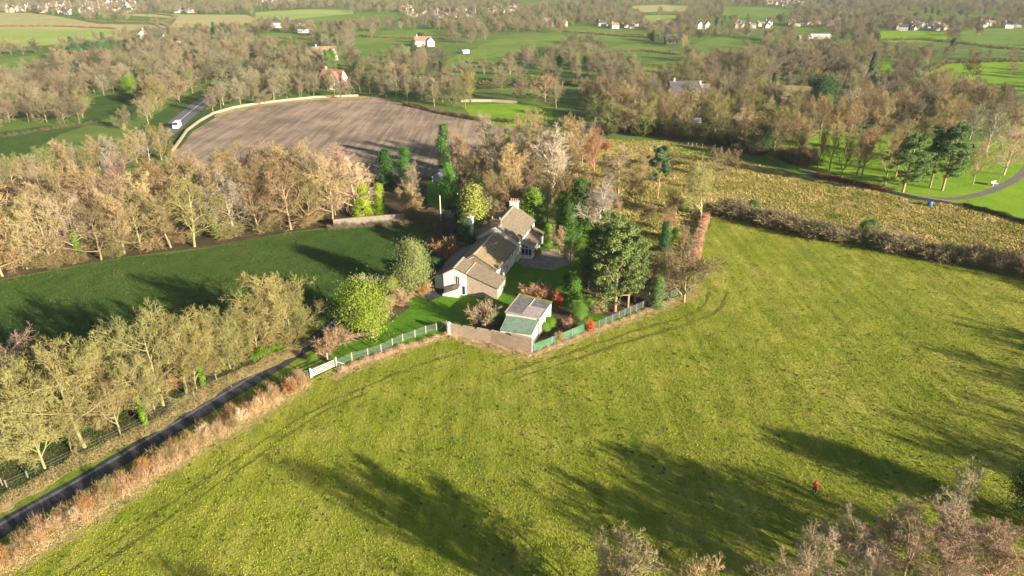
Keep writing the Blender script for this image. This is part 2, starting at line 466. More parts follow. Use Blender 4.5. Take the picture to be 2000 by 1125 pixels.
M_GRASS = mat_ground("field_grass", [(.10, .165, .012), (.22, .245, .024), (.42, .36, .09)], 0.035, .28, 2.6, .38, 0.5, (1, .75, 1), 2.2, (0.55, 0.68, (.12, .09, .04)), (math.radians(-62), .55, .03, .22))
M_LEFT = mat_ground("pasture_grass", [(.022, .058, .012), (.045, .090, .015), (.095, .125, .028)], 0.03, .3, 2.6, .4, .3, (1, .6, 1))  # own dark green, darkened a little more in place of missing shade
M_LAWN = mat_ground("lawn_grass", [(.04, .10, .006), (.075, .18, .010), (.12, .22, .02)], 0.06, .5, 3.5, .15)
M_PARK = mat_ground("park_grass", [(.08, .16, .008), (.15, .27, .012), (.24, .33, .025)], 0.03, .15, 1.2, .15)
M_FAR = mat_ground("far_meadow", [(.07, .13, .02), (.12, .19, .03), (.20, .24, .05)], 0.012, .05, .4, .2)
M_CREAM = mat_ground("stubble_field", [(.26, .25, .09), (.34, .30, .12), (.42, .35, .17)], 0.008, .04, .3, .2)
M_PALE = mat_ground("pale_pasture", [(.18, .26, .06), (.26, .32, .07), (.36, .36, .11)], 0.008, .04, .3, .2)
M_WOOD = mat_ground("leaf_litter", [(.03, .025, .014), (.075, .058, .032), (.15, .11, .06)], 0.05, .4, 3, .4)
M_BASE = mat_ground("rough_country", [(.06, .10, .022), (.10, .16, .03), (.17, .19, .06)], 0.01, .06, 1.0, .4)
M_ROUGH = mat_ground("rough_grassland", [(.12, .14, .02), (.28, .24, .07), (.42, .33, .14)], 0.05, .35, 1.6, .9)
M_VERGE = mat_ground("verge_grass", [(.07, .13, .015), (.13, .20, .02), (.28, .26, .07)], 0.2, .9, 5, .3)
M_DRY = mat_ground("dry_grass_ground", [(.16, .13, .04), (.34, .26, .11), (.52, .38, .2)], 0.3, 1.2, 6, .4)
M_TAR = mat_ground("tarmac", [(.030, .030, .034), (.045, .046, .052), (.07, .068, .07)], 0.3, 1.5, 12, .02)
M_TARL = mat_ground("worn_tarmac", [(.09, .09, .095), (.12, .12, .125), (.15, .15, .155)], 0.3, 1.5, 12, .02)
M_PATH = mat_ground("path_tarmac", [(.10, .09, .085), (.14, .125, .115), (.18, .16, .15)], 0.3, 1.5, 12, .02)
M_MUD = mat_ground("worn_track", [(.06, .075, .012), (.13, .14, .024), (.22, .20, .05)], .2, 1.0, 4, .6)
M_GRAVEL = mat_ground("gravel", [(.10, .085, .065), (.2, .17, .13), (.34, .29, .23)], .3, 1.5, 8, .1)
M_CREAMV = mat_ground("pale_margin", [(.22, .19, .07), (.33, .27, .12), (.42, .34, .18)], .1, .5, 3, .2)
# ploughed soil: stretched noise along the furrows plus the furrows' own relief
m = bpy.data.materials.new("ploughed_soil"); nt, b = nodes_of(m)
v = coords(nt, math.radians(40)); v2 = coords(nt, math.radians(40), (1.0, .05, 1))
w = nt.nodes.new("ShaderNodeTexWave"); w.wave_type = 'BANDS'; w.bands_direction = 'X'
w.inputs["Scale"].default_value = .32; w.inputs["Distortion"].default_value = 2.2; w.inputs["Detail"].default_value = 2; w.inputs["Detail Scale"].default_value = .4
nt.links.new(v, w.inputs[0])
s = mathn(nt, 'ADD', mathn(nt, 'MULTIPLY', noise(nt, .06, 5, .6, v), .9), mathn(nt, 'ADD', mathn(nt, 'MULTIPLY', noise(nt, .5, 5, .7, v2), 1.0), mathn(nt, 'MULTIPLY', w.outputs["Fac"], .34)))
r = ramp(nt, [(.40, (.09, .066, .043)), (.5, (.19, .135, .09)), (.60, (.36, .265, .185))]); nt.links.new(mathn(nt, 'DIVIDE', s, 2.24), r.inputs[0])
nt.links.new(r.outputs[0], b.inputs["Base Color"]); b.inputs["Roughness"].default_value = 1
bump(nt, b, mathn(nt, 'ADD', w.outputs["Fac"], mathn(nt, 'MULTIPLY', noise(nt, 1.2, 5, .7, v2), 1.5)), 1.0, .55)
M_PLOUGH = m

# the base sheet reaches past the horizon
me = bpy.data.meshes.new("ground"); S = 9000
me.from_pydata([(-S, -S, -.02), (S, -S, -.02), (S, S, -.02), (-S, S, -.02)], [], [(0, 1, 2, 3)]); me.materials.append(M_BASE)
tag(meshobj("ground", me), kind="structure")

NEAR = [(-700, 1700), (-520, 1400), (-130, 1165), (20, 1085), (310, 920), (590, 752), (652, 718), (760, 685), (874, 652), (880, 655), (960, 668), (1040, 692),
        (1150, 645), (1240, 612), (1320, 580), (1350, 572), (1360, 530), (1372, 470), (1392, 418), (1430, 420), (1560, 440), (1680, 462), (1820, 500), (2010, 545),
        (2600, 700), (4600, 1100), (4600, 1700)]
patch("field", NEAR, M_GRASS, .004, .25)
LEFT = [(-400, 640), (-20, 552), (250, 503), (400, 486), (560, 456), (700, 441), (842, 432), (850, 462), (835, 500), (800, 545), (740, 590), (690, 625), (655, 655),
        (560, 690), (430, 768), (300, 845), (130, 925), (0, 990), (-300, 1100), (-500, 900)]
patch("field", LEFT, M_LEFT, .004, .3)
patch("ground", [(-300, 600), (-20, 550), (250, 501), (400, 484), (560, 454), (700, 439), (840, 431), (880, 400), (880, 345), (640, 345), (330, 345), (100, 340), (-300, 350)], M_WOOD, .008, .4)
patch("ground", [(-300, 1100), (0, 965), (120, 905), (290, 825), (430, 748), (560, 690), (655, 648), (640, 630), (540, 650), (420, 720), (260, 800), (90, 880), (-300, 1000)], M_WOOD, .008, .5)
LANE = [(-300, 1215), (0, 1033), (150, 948), (300, 858), (450, 768), (560, 700), (622, 660), (665, 622), (705, 597), (770, 562), (820, 530), (845, 498), (868, 462), (884, 430), (892, 405)]
sm, L_, R_ = strip_pts(LANE, 7.5)
strip("verge", LANE, 7.0, M_VERGE, .012, jit=.5)
strip("lane", LANE, 3.3, M_TAR, .020, jit=.08)
strip("worn_wheel_mark", LANE[:8], .5, M_TARL, .024, jit=.08, offset=.75)
patch("driveway", [(850, 445), (868, 408), (880, 400), (925, 404), (920, 440), (905, 470), (900, 500), (880, 545), (868, 575), (835, 590), (828, 575), (850, 520), (862, 470)], M_TAR, .016, .2)
strip("verge", [(-200, 1120), (0, 985), (130, 915), (300, 830), (420, 758), (545, 698), (600, 664)], 3.2, M_DRY, .030, jit=.6)
strip("ground", [(-60, 1140), (60, 1085), (180, 1010), (330, 915), (470, 830), (600, 752)], 3.4, M_DRY, .016, jit=.6)
strip("ground", [(640, 738), (700, 716), (760, 694), (820, 672), (880, 655), (960, 678), (1040, 698)], 2.4, M_DRY, .016, jit=.6)
strip("ground", [(1040, 698), (1100, 674), (1160, 650), (1240, 622), (1320, 592), (1352, 576), (1356, 555)], 2.2, M_DRY, .020, jit=.5)
strip("wheel_track", [(30, 1180), (200, 1075), (420, 925), (600, 808), (700, 762), (820, 712), (900, 690)], .42, M_MUD, .026, jit=.25)
strip("wheel_track", [(60, 1190), (230, 1082), (440, 935), (620, 812), (720, 768)], .38, M_MUD, .030, jit=.25)
strip("wheel_track", [(980, 730), (1040, 712), (1110, 690), (1180, 666), (1260, 640), (1330, 622), (1372, 600), (1385, 570)], .6, M_MUD, .026, jit=.3)
strip("wheel_track", [(1000, 742), (1060, 722), (1130, 700), (1200, 676), (1280, 652), (1350, 630), (1405, 604), (1420, 570)], .6, M_MUD, .030, jit=.3)
GARDEN = [(640, 700), (690, 655), (735, 610), (790, 575), (835, 590), (870, 575), (905, 545), (950, 470), (1040, 440), (1150, 430), (1180, 480), (1290, 520), (1340, 540), (1325, 578), (1240, 610), (1150, 642), (1042, 688), (960, 662), (880, 650), (760, 680), (658, 718)]
patch("garden_lawn", GARDEN, M_LAWN, .012, .3)
patch("terrace", [(1010, 512), (1045, 486), (1120, 490), (1120, 512), (1080, 528), (1020, 520)], M_GRAVEL, .016, .2)
patch("ground", [(1120, 570), (1140, 520), (1190, 500), (1330, 510), (1345, 560), (1300, 585), (1200, 622), (1150, 610)], M_WOOD, .016, .5)
patch("shrub_bed", [(690, 640), (740, 600), (790, 580), (800, 600), (770, 625), (720, 655), (690, 668)], M_WOOD, .016, .3)
patch("shrub_bed", [(1055, 625), (1090, 600), (1150, 612), (1120, 640), (1080, 660), (1050, 665)], M_WOOD, .016, .3)
patch("back_lawn", [(836, 400), (836, 352), (880, 352), (900, 398), (870, 410)], M_LAWN, .016, .3)
PLOUGH = [(335, 345), (345, 300), (375, 258), (425, 227), (500, 208), (620, 195), (740, 190), (800, 205), (900, 226), (1010, 240), (1010, 280), (960, 330), (880, 345)]
patch("field_margin", [(325, 352), (333, 300), (364, 254), (415, 221), (498, 203), (620, 190), (740, 186), (740, 200), (500, 230), (360, 320)], M_CREAMV, .008, .3)
patch("ploughed_field", PLOUGH, M_PLOUGH, .020, .3)
ROUGH = [(1120, 290), (1180, 272), (1300, 276), (1400, 284), (1450, 312), (1560, 345), (1640, 350), (1700, 368), (1780, 392), (1870, 400), (2000, 432), (2300, 520), (2300, 640), (2010, 545), (1820, 500), (1680, 462), (1560, 440), (1430, 420), (1392, 418), (1372, 470), (1352, 520), (1290, 520), (1180, 480), (1150, 430), (1100, 400)]
patch("rough_grassland", ROUGH, M_ROUGH, .008, .5)
patch("ground", [(1300, 290), (1340, 286), (1385, 288), (1410, 300), (1370, 306), (1320, 300)], M_LAWN, .012, .5)
PARK = [(1480, 300), (1560, 340), (1640, 345), (1740, 382), (1870, 398), (2000, 430), (2300, 515), (2300, 250), (2000, 270), (1900, 278), (1700, 262), (1600, 255), (1500, 262)]
patch("park_lawn", PARK, M_PARK, .006, .3)
strip("path", [(1745, 379), (1800, 385), (1850, 388), (1900, 383), (1950, 367), (1985, 348), (2005, 330), (2030, 300)], 2.6, M_PATH, .014)
patch("field", [(1940, 205), (2100, 195), (2100, 262), (1990, 262), (1960, 240)], M_PALE, .02, .3)

# open fields among the far woods: (visible outline, material)
OPEN = [
 ([(-60, 24), (60, 25), (100, 30), (190, 42), (335, 45), (345, 36), (200, 27), (240, 27), (480, 29), (505, 36), (480, 46), (300, 50), (220, 58), (0, 56), (-60, 56)], M_CREAM),
 ([(-60, 56), (0, 56), (222, 58), (250, 64), (180, 72), (120, 80), (60, 84), (-60, 86)], M_PALE),
 ([(-60, 120), (60, 108), (110, 101), (122, 108), (100, 120), (40, 132), (-60, 140)], M_FAR),
 ([(165, 205), (185, 190), (235, 182), (285, 180), (280, 192), (262, 208), (200, 222), (160, 230)], M_LEFT),  # field in shadow: the shade is put into this dark green
 ([(-60, 262), (0, 258), (90, 246), (170, 246), (120, 262), (60, 282), (0, 308), (-60, 320)], M_LEFT),  # also shadowed, its shade carried by the dark grass colour
 ([(505, 64), (560, 64), (622, 72), (600, 80), (512, 79)], M_FAR),
 ([(500, 24), (600, 18), (690, 20), (685, 30), (600, 36), (500, 32)], M_PALE),
 ([(570, 33), (700, 26), (775, 24), (780, 33), (680, 36), (590, 42)], M_FAR),
 ([(690, 64), (760, 60), (870, 58), (880, 64), (860, 74), (790, 84), (750, 104), (715, 116), (690, 100)], M_FAR),
 ([(852, 120), (900, 104), (940, 92), (985, 98), (992, 108), (960, 120), (880, 132)], M_FAR),
 ([(930, 84), (1000, 66), (1080, 64), (1110, 72), (1090, 88), (1020, 98), (950, 98)], M_FAR),
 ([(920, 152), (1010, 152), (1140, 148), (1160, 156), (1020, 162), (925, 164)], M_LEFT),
 ([(900, 205), (1000, 202), (1080, 210), (1080, 226), (1000, 236), (930, 226)], M_PARK),
 ([(1100, 52), (1180, 52), (1262, 60), (1265, 70), (1200, 76), (1110, 66)], M_FAR),
 ([(1190, 92), (1250, 84), (1310, 84), (1300, 100), (1230, 106)], M_FAR),
 ([(1255, 124), (1310, 120), (1350, 124), (1350, 134), (1290, 146), (1262, 138)], M_FAR),
 ([(1335, 86), (1400, 74), (1480, 74), (1500, 84), (1460, 96), (1370, 98)], M_FAR),
 ([(1415, 14), (1500, 14), (1560, 22), (1500, 34), (1410, 28)], M_FAR),
 ([(1225, 12), (1300, 9), (1345, 12), (1340, 18), (1255, 20)], M_CREAM),
 ([(1255, 30), (1320, 30), (1322, 42), (1262, 42)], M_PALE),
 ([(1540, 54), (1610, 54), (1640, 62), (1560, 68)], M_FAR),
 ([(1590, 82), (1650, 80), (1660, 92), (1600, 96)], M_FAR),
 ([(1710, 62), (1770, 60), (1850, 62), (1850, 74), (1780, 78), (1712, 74)], M_PARK),
 ([(1872, 62), (1940, 56), (2060, 54), (2060, 96), (1930, 96), (1880, 78)], M_FAR),
 ([(1702, 118), (1742, 120), (1742, 146), (1706, 150)], M_PARK),
 ([(1765, 152), (1800, 136), (1850, 124), (1960, 120), (2060, 122), (2060, 186), (1965, 178), (1940, 160), (1830, 152), (1775, 166)], M_PARK),
]
HT = 12.0
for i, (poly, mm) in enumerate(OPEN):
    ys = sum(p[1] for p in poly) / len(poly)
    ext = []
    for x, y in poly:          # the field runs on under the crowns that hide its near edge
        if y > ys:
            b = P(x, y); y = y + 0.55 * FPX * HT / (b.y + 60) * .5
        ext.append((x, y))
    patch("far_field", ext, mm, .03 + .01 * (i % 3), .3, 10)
def is_open(x, y):
    b = P(x, y); hp = FPX * HT / (b.y + 40) * .7
    for poly, _ in OPEN:
        if inpoly(x, y, poly) or inpoly(x, y - hp * .55, poly) or inpoly(x, y - hp, poly): return True
    return False

# main road with the van, seen between the trees on the left
ROAD = [(210, 330), (262, 298), (305, 274), (335, 250), (360, 228), (400, 196), (440, 176)]
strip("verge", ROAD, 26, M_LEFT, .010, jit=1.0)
strip("main_road", ROAD, 8.0, M_TARL, .016)
M_LINE = mat_simple("road_line", (.7, .7, .66), .7, .1)
strip("road_marking", ROAD, .25, M_LINE, .020)
# ------------------------------------------------------------------ tree prototypes (meshes shared by all trees of the shape)
TR = {}
TR['oak'] = [bare_tree(11, 12, .14, (.45, 1.3), 13, .05, .60, .15), bare_tree(12, 12, .12, (.5, 1.3), 14, .04, .60, .16), bare_tree(13, 12, .18, (.45, 1.25), 12, .06, .58, .17)]
TR['tall'] = [bare_tree(21, 15, .16, (.3, 1.0), 15, .07, .40, .13), bare_tree(22, 15, .2, (.3, .95), 14, .08, .38, .14), bare_tree(23, 15, .24, (.3, .95), 13, .07, .42, .14)]
TR['ivy'] = [bare_tree(31, 13, .2, (.45, 1.1), 13, .06, .46, .15, ivy=True), bare_tree(32, 13, .25, (.4, 1.0), 12, .07, .44, .16, ivy=True)]
TR['birch'] = [bare_tree(41, 14, .16, (.2, .65), 17, .09, .36, .1, tw=.018, dens=1.1), bare_tree(42, 14, .18, (.2, .7), 16, .08, .38, .1, tw=.018, dens=1.1)]
TR['round'] = [bare_tree(51, 10, .07, (.35, 1.35), 16, .05, .56, .14, dens=1.35), bare_tree(52, 10, .06, (.35, 1.4), 18, .05, .54, .15, dens=1.35), bare_tree(53, 10, .08, (.3, 1.3), 16, .06, .58, .14, dens=1.2)]
SH = [shrub(61, 2.5), shrub(62, 2.5, stems=34), shrub(63, 2.5, stems=20)]
EV = {'column': [evergreen(71, 'column', 12, 4.4, 15000, .25), evergreen(72, 'column', 12, 4.0, 15000, .25)],
      'cone': [evergreen(73, 'cone', 12, 6.5, 15000, .25), evergreen(74, 'cone', 12, 6.0, 15000, .25)],
      'bush': [evergreen(75, 'bush', 7, 7.5, 20000, .17), evergreen(76, 'bush', 7, 6.5, 18000, .17)],
      'pine': [evergreen(77, 'pine', 16, 9.5, 20000, .24, .34, .15), evergreen(78, 'pine', 16, 9, 20000, .24, .38, .15)],
      'fir': [evergreen(81, 'pine', 16, 9.5, 20000, .24, .12, .15), evergreen(82, 'pine', 16, 9, 20000, .24, .16, .15)],
      'spruce': [evergreen(79, 'spruce', 15, 6.5, 9000, .36)]}
BH = {'oak': 12, 'tall': 15, 'ivy': 13, 'birch': 14, 'round': 10, 'column': 12, 'cone': 12, 'bush': 7, 'pine': 16, 'fir': 16, 'spruce': 15}
TAN, YEL, PINK, GREY, BRN, DARK, OLV = (.29, .22, .115), (.215, .195, .078), (.285, .21, .14), (.28, .24, .165), (.21, .150, .078), (.14, .11, .07), (.20, .185, .065)
BK_T, BK_Y, BK_P, BK_D = (.24, .195, .12), (.21, .19, .10), (.30, .26, .20), (.12, .10, .075)
BARKOF = {TAN: BK_T, YEL: BK_Y, PINK: BK_P, GREY: BK_P, BRN: BK_T, DARK: BK_D, OLV: BK_Y}
trnd = random.Random(77)
def vary(c, a=.12):
    k = trnd.uniform(1 - a, 1 + a)
    return tuple(max(0, min(1, v * k * trnd.uniform(1 - a * .35, 1 + a * .35))) for v in c)
BARE = []          # every leafless tree, planted once all are known
def bare(form, base, H, col, label, group=None, cat="tree", name="bare_tree", wid=1.0, row=None, keep=True):
    BARE.append(dict(form=form, base=base, H=H, col=col, label=label, group=group, cat=cat, name=name, wid=wid, row=row, keep=keep))
def plant(meshes, name, base, H, h0, col, bark, wid=1.0, third='ivy'):
    r = empty(name, (base.x, base.y, 0), trnd.uniform(0, 6.28))
    s = H / h0; r.scale = (s * wid, s * wid, s)
    names = ["trunk", "crown", third]
    for i, me in enumerate(meshes):
        c = vary(bark, .1) if i == 0 else vary(col) if i == 1 else (.09, .17, .015)
        meshobj(names[i], me, r, c)
    return r
def ever(kind, x, yb, yt, col, label, group=None, name="conifer", cat="tree", wid=1.0, var=0, base=None, H=None):
    base = base or P(x, yb); H = H or max(1.5, top_h(base, yt))
    r = plant(EV[kind][var % len(EV[kind])], name, base, H, BH[kind], col, (.30, .2, .13) if kind in ('pine', 'fir') else (.16, .12, .09), wid)
    tag(r, label, cat, group); return r
def bt(form, x, yb, yt, col, label, **k):
    base = P(x, yb); bare(form, base, max(2.5, top_h(base, yt)), col, label, **k)

# --- the row of yellow-green trees beside the lane (bottom left)
ROWG = "yellow-green leafless trees lining the lane"
for x, yb, yt, c, f, w in [(22, 880, 760, OLV, 'round', .8), (34, 800, 648, PINK, 'oak', 1.05), (88, 915, 735, YEL, 'round', .8), (166, 874, 672, YEL, 'oak', .95), (192, 835, 650, YEL, 'tall', 1.1),
        (245, 792, 628, YEL, 'ivy', .95), (283, 828, 690, YEL, 'ivy', .8), (319, 792, 588, YEL, 'oak', .82), (365, 768, 588, YEL, 'tall', 1.1), (398, 752, 600, YEL, 'ivy', .8),
        (450, 720, 590, YEL, 'oak', .8), (486, 700, 625, YEL, 'ivy', .75), (523, 678, 535, YEL, 'oak', .9), (547, 668, 523, YEL, 'oak', 1.1), (585, 655, 565, YEL, 'round', .8), (130, 800, 655, YEL, 'oak', .8), (110, 850, 705, YEL, 'round', .9), (210, 800, 668, OLV, 'round', .9), (345, 750, 622, YEL, 'round', .9), (425, 720, 612, YEL, 'round', .9), (505, 690, 590, YEL, 'round', .9), (570, 662, 545, YEL, 'oak', .9), (232, 835, 720, YEL, 'round', .9), (302, 800, 690, OLV, 'round', .9), (140, 880, 770, YEL, 'round', .9), (384, 760, 660, OLV, 'round', .9), (470, 706, 625, YEL, 'round', .9), (60, 860, 690, OLV, 'tall', .9)]:
    bt(f, x, yb, yt, c, "yellow-green bare tree of the lane-side row", group=ROWG, row='lane', wid=w)
# --- the wood behind the dark green pasture
WG = "leafless trees of the wood behind the dark green pasture"
cols = [TAN, YEL, TAN, GREY, BRN, TAN, YEL]
for i, x in enumerate(range(8, 690, 46)):
    yb = 546 - 110 * (x / 660) ** 1.05 - 8 + trnd.uniform(-6, 5)
    bt(['oak', 'tall', 'oak', 'ivy', 'oak', 'tall'][i % 6], x + trnd.uniform(-9, 9), yb, yb - trnd.uniform(128, 158) + x * .035, cols[i % 7], "front-row bare tree of the wood behind the pasture", group=WG, row='woodfront', wid=trnd.uniform(.95, 1.2))
for i, x in enumerate(range(-30, 640, 46)):
    yb = 500 - 100 * (max(0, x) / 660) + trnd.uniform(-8, 6)
    bt(['oak', 'round', 'tall', 'oak'][i % 4], x + trnd.uniform(-10, 10), yb, yb - trnd.uniform(132, 155) + max(0, x) * .03, [BRN, TAN, PINK, TAN][i % 4], "second-row bare tree of the wood behind the pasture", group=WG, row='woodmid', wid=1.15)
for i, x in enumerate(range(60, 680, 46)):
    yb = 458 - 80 * (x / 660) + trnd.uniform(-8, 6)
    bt(['oak', 'tall', 'round'][i % 3], x + trnd.uniform(-10, 10), yb, yb - trnd.uniform(115, 138) + x * .03, [BRN, PINK, TAN][i % 3], "rear-row bare tree of the wood behind the pasture", group=WG, row='woodback', wid=1.15)
bt('oak', 700, 426, 308, (.40, .32, .20), "large pale bare tree on the left of the bright yellow-green conifers", wid=1.2)
bt('oak', 672, 400, 300, PINK, "pinkish brown bare tree behind the large pale tree by the old wall")
bt('round', 800, 425, 352, TAN, "round twiggy bare tree between the yellow-green conifers and the telegraph pole")
bt('birch', 806, 400, 315, GREY, "slim pale bare birch in front of the ploughed field's corner")
# --- lit line of trees beyond the wood, far left
for i, x in enumerate(range(-20, 330, 24)):
    yb = 372 - x * .19 + trnd.uniform(-4, 4)
    bt(['round', 'oak'][i % 2], x, yb, yb - trnd.uniform(56, 74), [TAN, GREY, YEL][i % 3], "bare tree in the sunlit line beyond the wood", group="sunlit tree line at the main road", row='lit')
# --- pinkish copse behind the house
CG = "pinkish bare trees of the copse behind the house"
for i, (x, yb, yt, c, f, w) in enumerate([(905, 370, 270, PINK, 'birch', 1.1), (925, 400, 300, TAN, 'round', .8), (950, 330, 232, GREY, 'birch', 1.1), (885, 350, 262, PINK, 'tall', .9), (975, 375, 272, PINK, 'birch', 1.3), (1000, 420, 290, TAN, 'birch', 1.2), (1030, 330, 225, TAN, 'oak', 1.0), (1055, 345, 240, TAN, 'round', 1.0),
        (1078, 395, 262, (.42, .34, .26), 'birch', 1.5), (1105, 350, 240, TAN, 'round', 1.0), (1010, 380, 270, PINK, 'tall', 1.1), (1135, 330, 250, PINK, 'round', .9), (1160, 345, 262, (.27, .16, .09), 'round', .7), (1045, 410, 315, BRN, 'round', 1.0), (965, 430, 345, BRN, 'round', .9), (1095, 430, 340, BRN, 'round', .8), (940, 360, 290, TAN, 'round', .8)]):
    bt(f, x, yb, yt - 16, c, "bare tree in the pinkish copse behind the farmhouse", group=CG, row='copse', wid=w)
# --- garden and rough grass trees
bt('birch', 1166, 470, 350, (.40, .33, .27), "pale slender bare birch in front of the rough grass, behind the two tall pines", wid=1.6)
bt('oak', 1208, 378, 283, (.38, .28, .17), "solitary dark-stemmed bare oak standing in the rough grass left of the pine", wid=1.1)
bt('round', 1368, 432, 312, (.26, .24, .10), "big round olive bare tree at the top corner of the bright field", wid=.95)
bt('round', 1336, 590, 458, (.22, .18, .09), "wide dark olive bare tree at the bend of the wire fence", wid=1.05)
for x, yb, yt, c, f, l in [(1148, 565, 492, BRN, 'round', "brown bare tree under the left garden pine"), (1112, 528, 462, BRN, 'round', "brown bare tree at the far corner of the rear lawn"), (1092, 495, 440, TAN, 'round', "small tan bare tree behind the thuja"),
        (1268, 575, 500, BRN, 'round', "dark bare tree between the garden pines and the fence bend"), (1305, 545, 480, BRN, 'oak', "bare brown tree left of the wide tree at the fence bend"), (962, 450, 385, TAN, 'oak', "tangled bare tree left of the white chimney"), (1000, 440, 352, BRN, 'oak', "tangled bare tree behind the four-pot chimney"),
        (1068, 440, 350, TAN, 'tall', "bare tree between the laurel and the dark cypresses"), (1030, 420, 330, PINK, 'round', "pinkish bare tree above the laurel"), (1150, 440, 372, BRN, 'round', "brown bare tree right of the pointed cypress"), (985, 415, 330, PINK, 'round', "pinkish bare tree above the white chimney"),
        (900, 385, 318, TAN, 'round', "tan bare tree right of the leafy columnar evergreen"), (1240, 400, 345, BRN, 'round', "low bare tree beside the lone pine in the rough grass"), (1320, 420, 365, BRN, 'round', "low bare tree left of the big olive tree"), (1258, 335, 292, TAN, 'round', "low bare scrub tree at the back of the rough grass"),
        (1215, 330, 290, TAN, 'round', "low bare thorn at the back of the rough grass, left one"), (1180, 365, 300, PINK, 'round', "pinkish bare thicket tree at the copse's right edge"), (1150, 395, 330, BRN, 'round', "brown bare thicket tree between the copse and the oak"), (1245, 360, 312, TAN, 'round', "tan bare thorn just right of the solitary oak"), (1180, 420, 365, TAN, 'round', "tan bare thorn below the solitary oak"), (1262, 440, 392, BRN, 'round', "brown bare thorn below the lone pine"), (1225, 470, 425, BRN, 'round', "brown bare thorn above the pines' tips"), (1310, 330, 290, OLV, 'round', "olive bare thorn behind the lone pine"), (1335, 480, 440, TAN, 'round', "tan bare thorn beside the beech hedge"), (1345, 365, 315, OLV, 'round', "bushy olive tree behind the big olive tree"), (655, 420, 352, BRN, 'round', "low brown tree left of the large pale tree")]:
    bt(f, x, yb, yt, c, l)
bt('birch', 1206, 440, 385, PINK, "small pinkish bare sapling in the rough grass", name="sapling")
bt('round', 1305, 455, 400, TAN, "small grey bare tree beside the yellow bush in the rough grass", name="sapling")
bt('round', 1395, 345, 285, TAN, "brown bare thicket tree on the near side of the dark wood", wid=.9)
bt('round', 1430, 335, 290, BRN, "low brown bare tree where the dark wood meets the rough grass")
bt('oak', 716, 620, 528, (.42, .36, .25), "pale pollarded bare tree behind the yellow-green evergreen by the lane", wid=1.0)
# --- park trees with long bare stems
for i, (x, yb, yt, c, f, w) in enumerate([(1595, 330, 240, OLV, 'tall', .8), (1620, 335, 235, TAN, 'tall', .8), (1643, 345, 250, OLV, 'tall', .9), (1666, 362, 245, BRN, 'tall', 1.), (1683, 346, 240, TAN, 'birch', .8), (1729, 361, 250, TAN, 'tall', .9), (1745, 325, 225, TAN, 'tall', 1.),
        (1900, 360, 262, TAN, 'oak', .8), (1960, 342, 240, (.42, .30, .2), 'oak', 1.0), (1850, 320, 225, TAN, 'tall', .9), (1925, 305, 205, GREY, 'tall', 1.), (1700, 300, 205, TAN, 'tall', 1.), (1650, 300, 200, TAN, 'tall', 1.), (1790, 312, 215, YEL, 'tall', 1.)]):
    bt(f, x, yb, yt, c, "bare tree on the bright park lawn above the path", group="bare trees on the park lawn", row='park', wid=w)
# --- solitary far trees named by their place
for x, yb, yt, c, f, l in [(726, 74, 42, PINK, 'tall', "tall bare tree on a mound in the far green meadow"), (1898, 157, 108, BRN, 'round', "dark bare oak on the bright meadow at the right edge"), (1352, 155, 100, YEL, 'oak', "bare oak on the bright green rise beyond the wood"),
        (1762, 150, 108, BRN, 'round', "spreading bare oak by the bend of the far hedge"), (1910, 72, 40, BRN, 'round', "spreading dark bare tree beside the far white terrace"), (1335, 92, 66, TAN, 'round', "round golden bare tree behind the dark-roofed far barn"), (197, 54, 46, TAN, 'round', "small round tree alone on the pale field, left one"), (219, 55, 46, TAN, 'round', "small round tree alone on the pale field, right one"),
        (1975, 150, 118, BRN, 'oak', "bare oak at the right end of the bright meadow")]:
    bt(f, x, yb, yt, c, l)
# --- bottom right, close to the camera; tops are given because the feet are out of frame
def bt_top(form, x, yt, H, col, label, **k):
    q = P(x, yt, H); bare(form, Vector((q.x, q.y, 0)), H, col, label, **k)
bt_top('round', 1222, 1066, 10, (0.32, 0.265, 0.15), "rounded pale crown reaching into the bottom edge right of the long shadow", wid=1.35)
bt_top('oak', 1615, 1040, 10, (0.302, 0.230, 0.158), "twisted bare crown at the bottom edge, left end of the near thicket", wid=.9)
bt_top('birch', 1895, 985, 11, (0.32, 0.25, 0.165), "big pinkish birch crown in the near thicket at bottom right", wid=1.8)
bt_top('tall', 1750, 988, 10, (0.288, 0.223, 0.144), "brown bare tree in the middle of the near thicket", wid=1.2)
bt_top('oak', 1690, 1010, 9, (0.32, 0.265, 0.17), "pale greyish bare tree left of middle in the near thicket", wid=1.1)
bt_top('tall', 1810, 1010, 10, (0.27, 0.195, 0.12), "reddish brown bare tree between the grey tree and the birch", wid=1.2)
bt_top('round', 1915, 912, 7, (0.302, 0.266, 0.144), "small yellowish bare tree beside the dark evergreen at the right edge", wid=1.0)
bt_top('birch', 1985, 1025, 10, (0.29, 0.225, 0.15), "tan birch crown in the bottom right corner", wid=1.5)
bt_top('oak', 1560, 1095, 9, (0.274, 0.202, 0.144), "low dark bare crown at the bottom edge left of the near thicket", wid=1.0)
bt_top('tall', 1850, 1075, 9, (0.302, 0.216, 0.144), "lower brown crown in front of the pinkish birch", wid=1.2)
bt_top('oak', 1720, 1090, 9, (0.317, 0.252, 0.173), "lower pale crown at the bottom edge of the near thicket", wid=1.1)
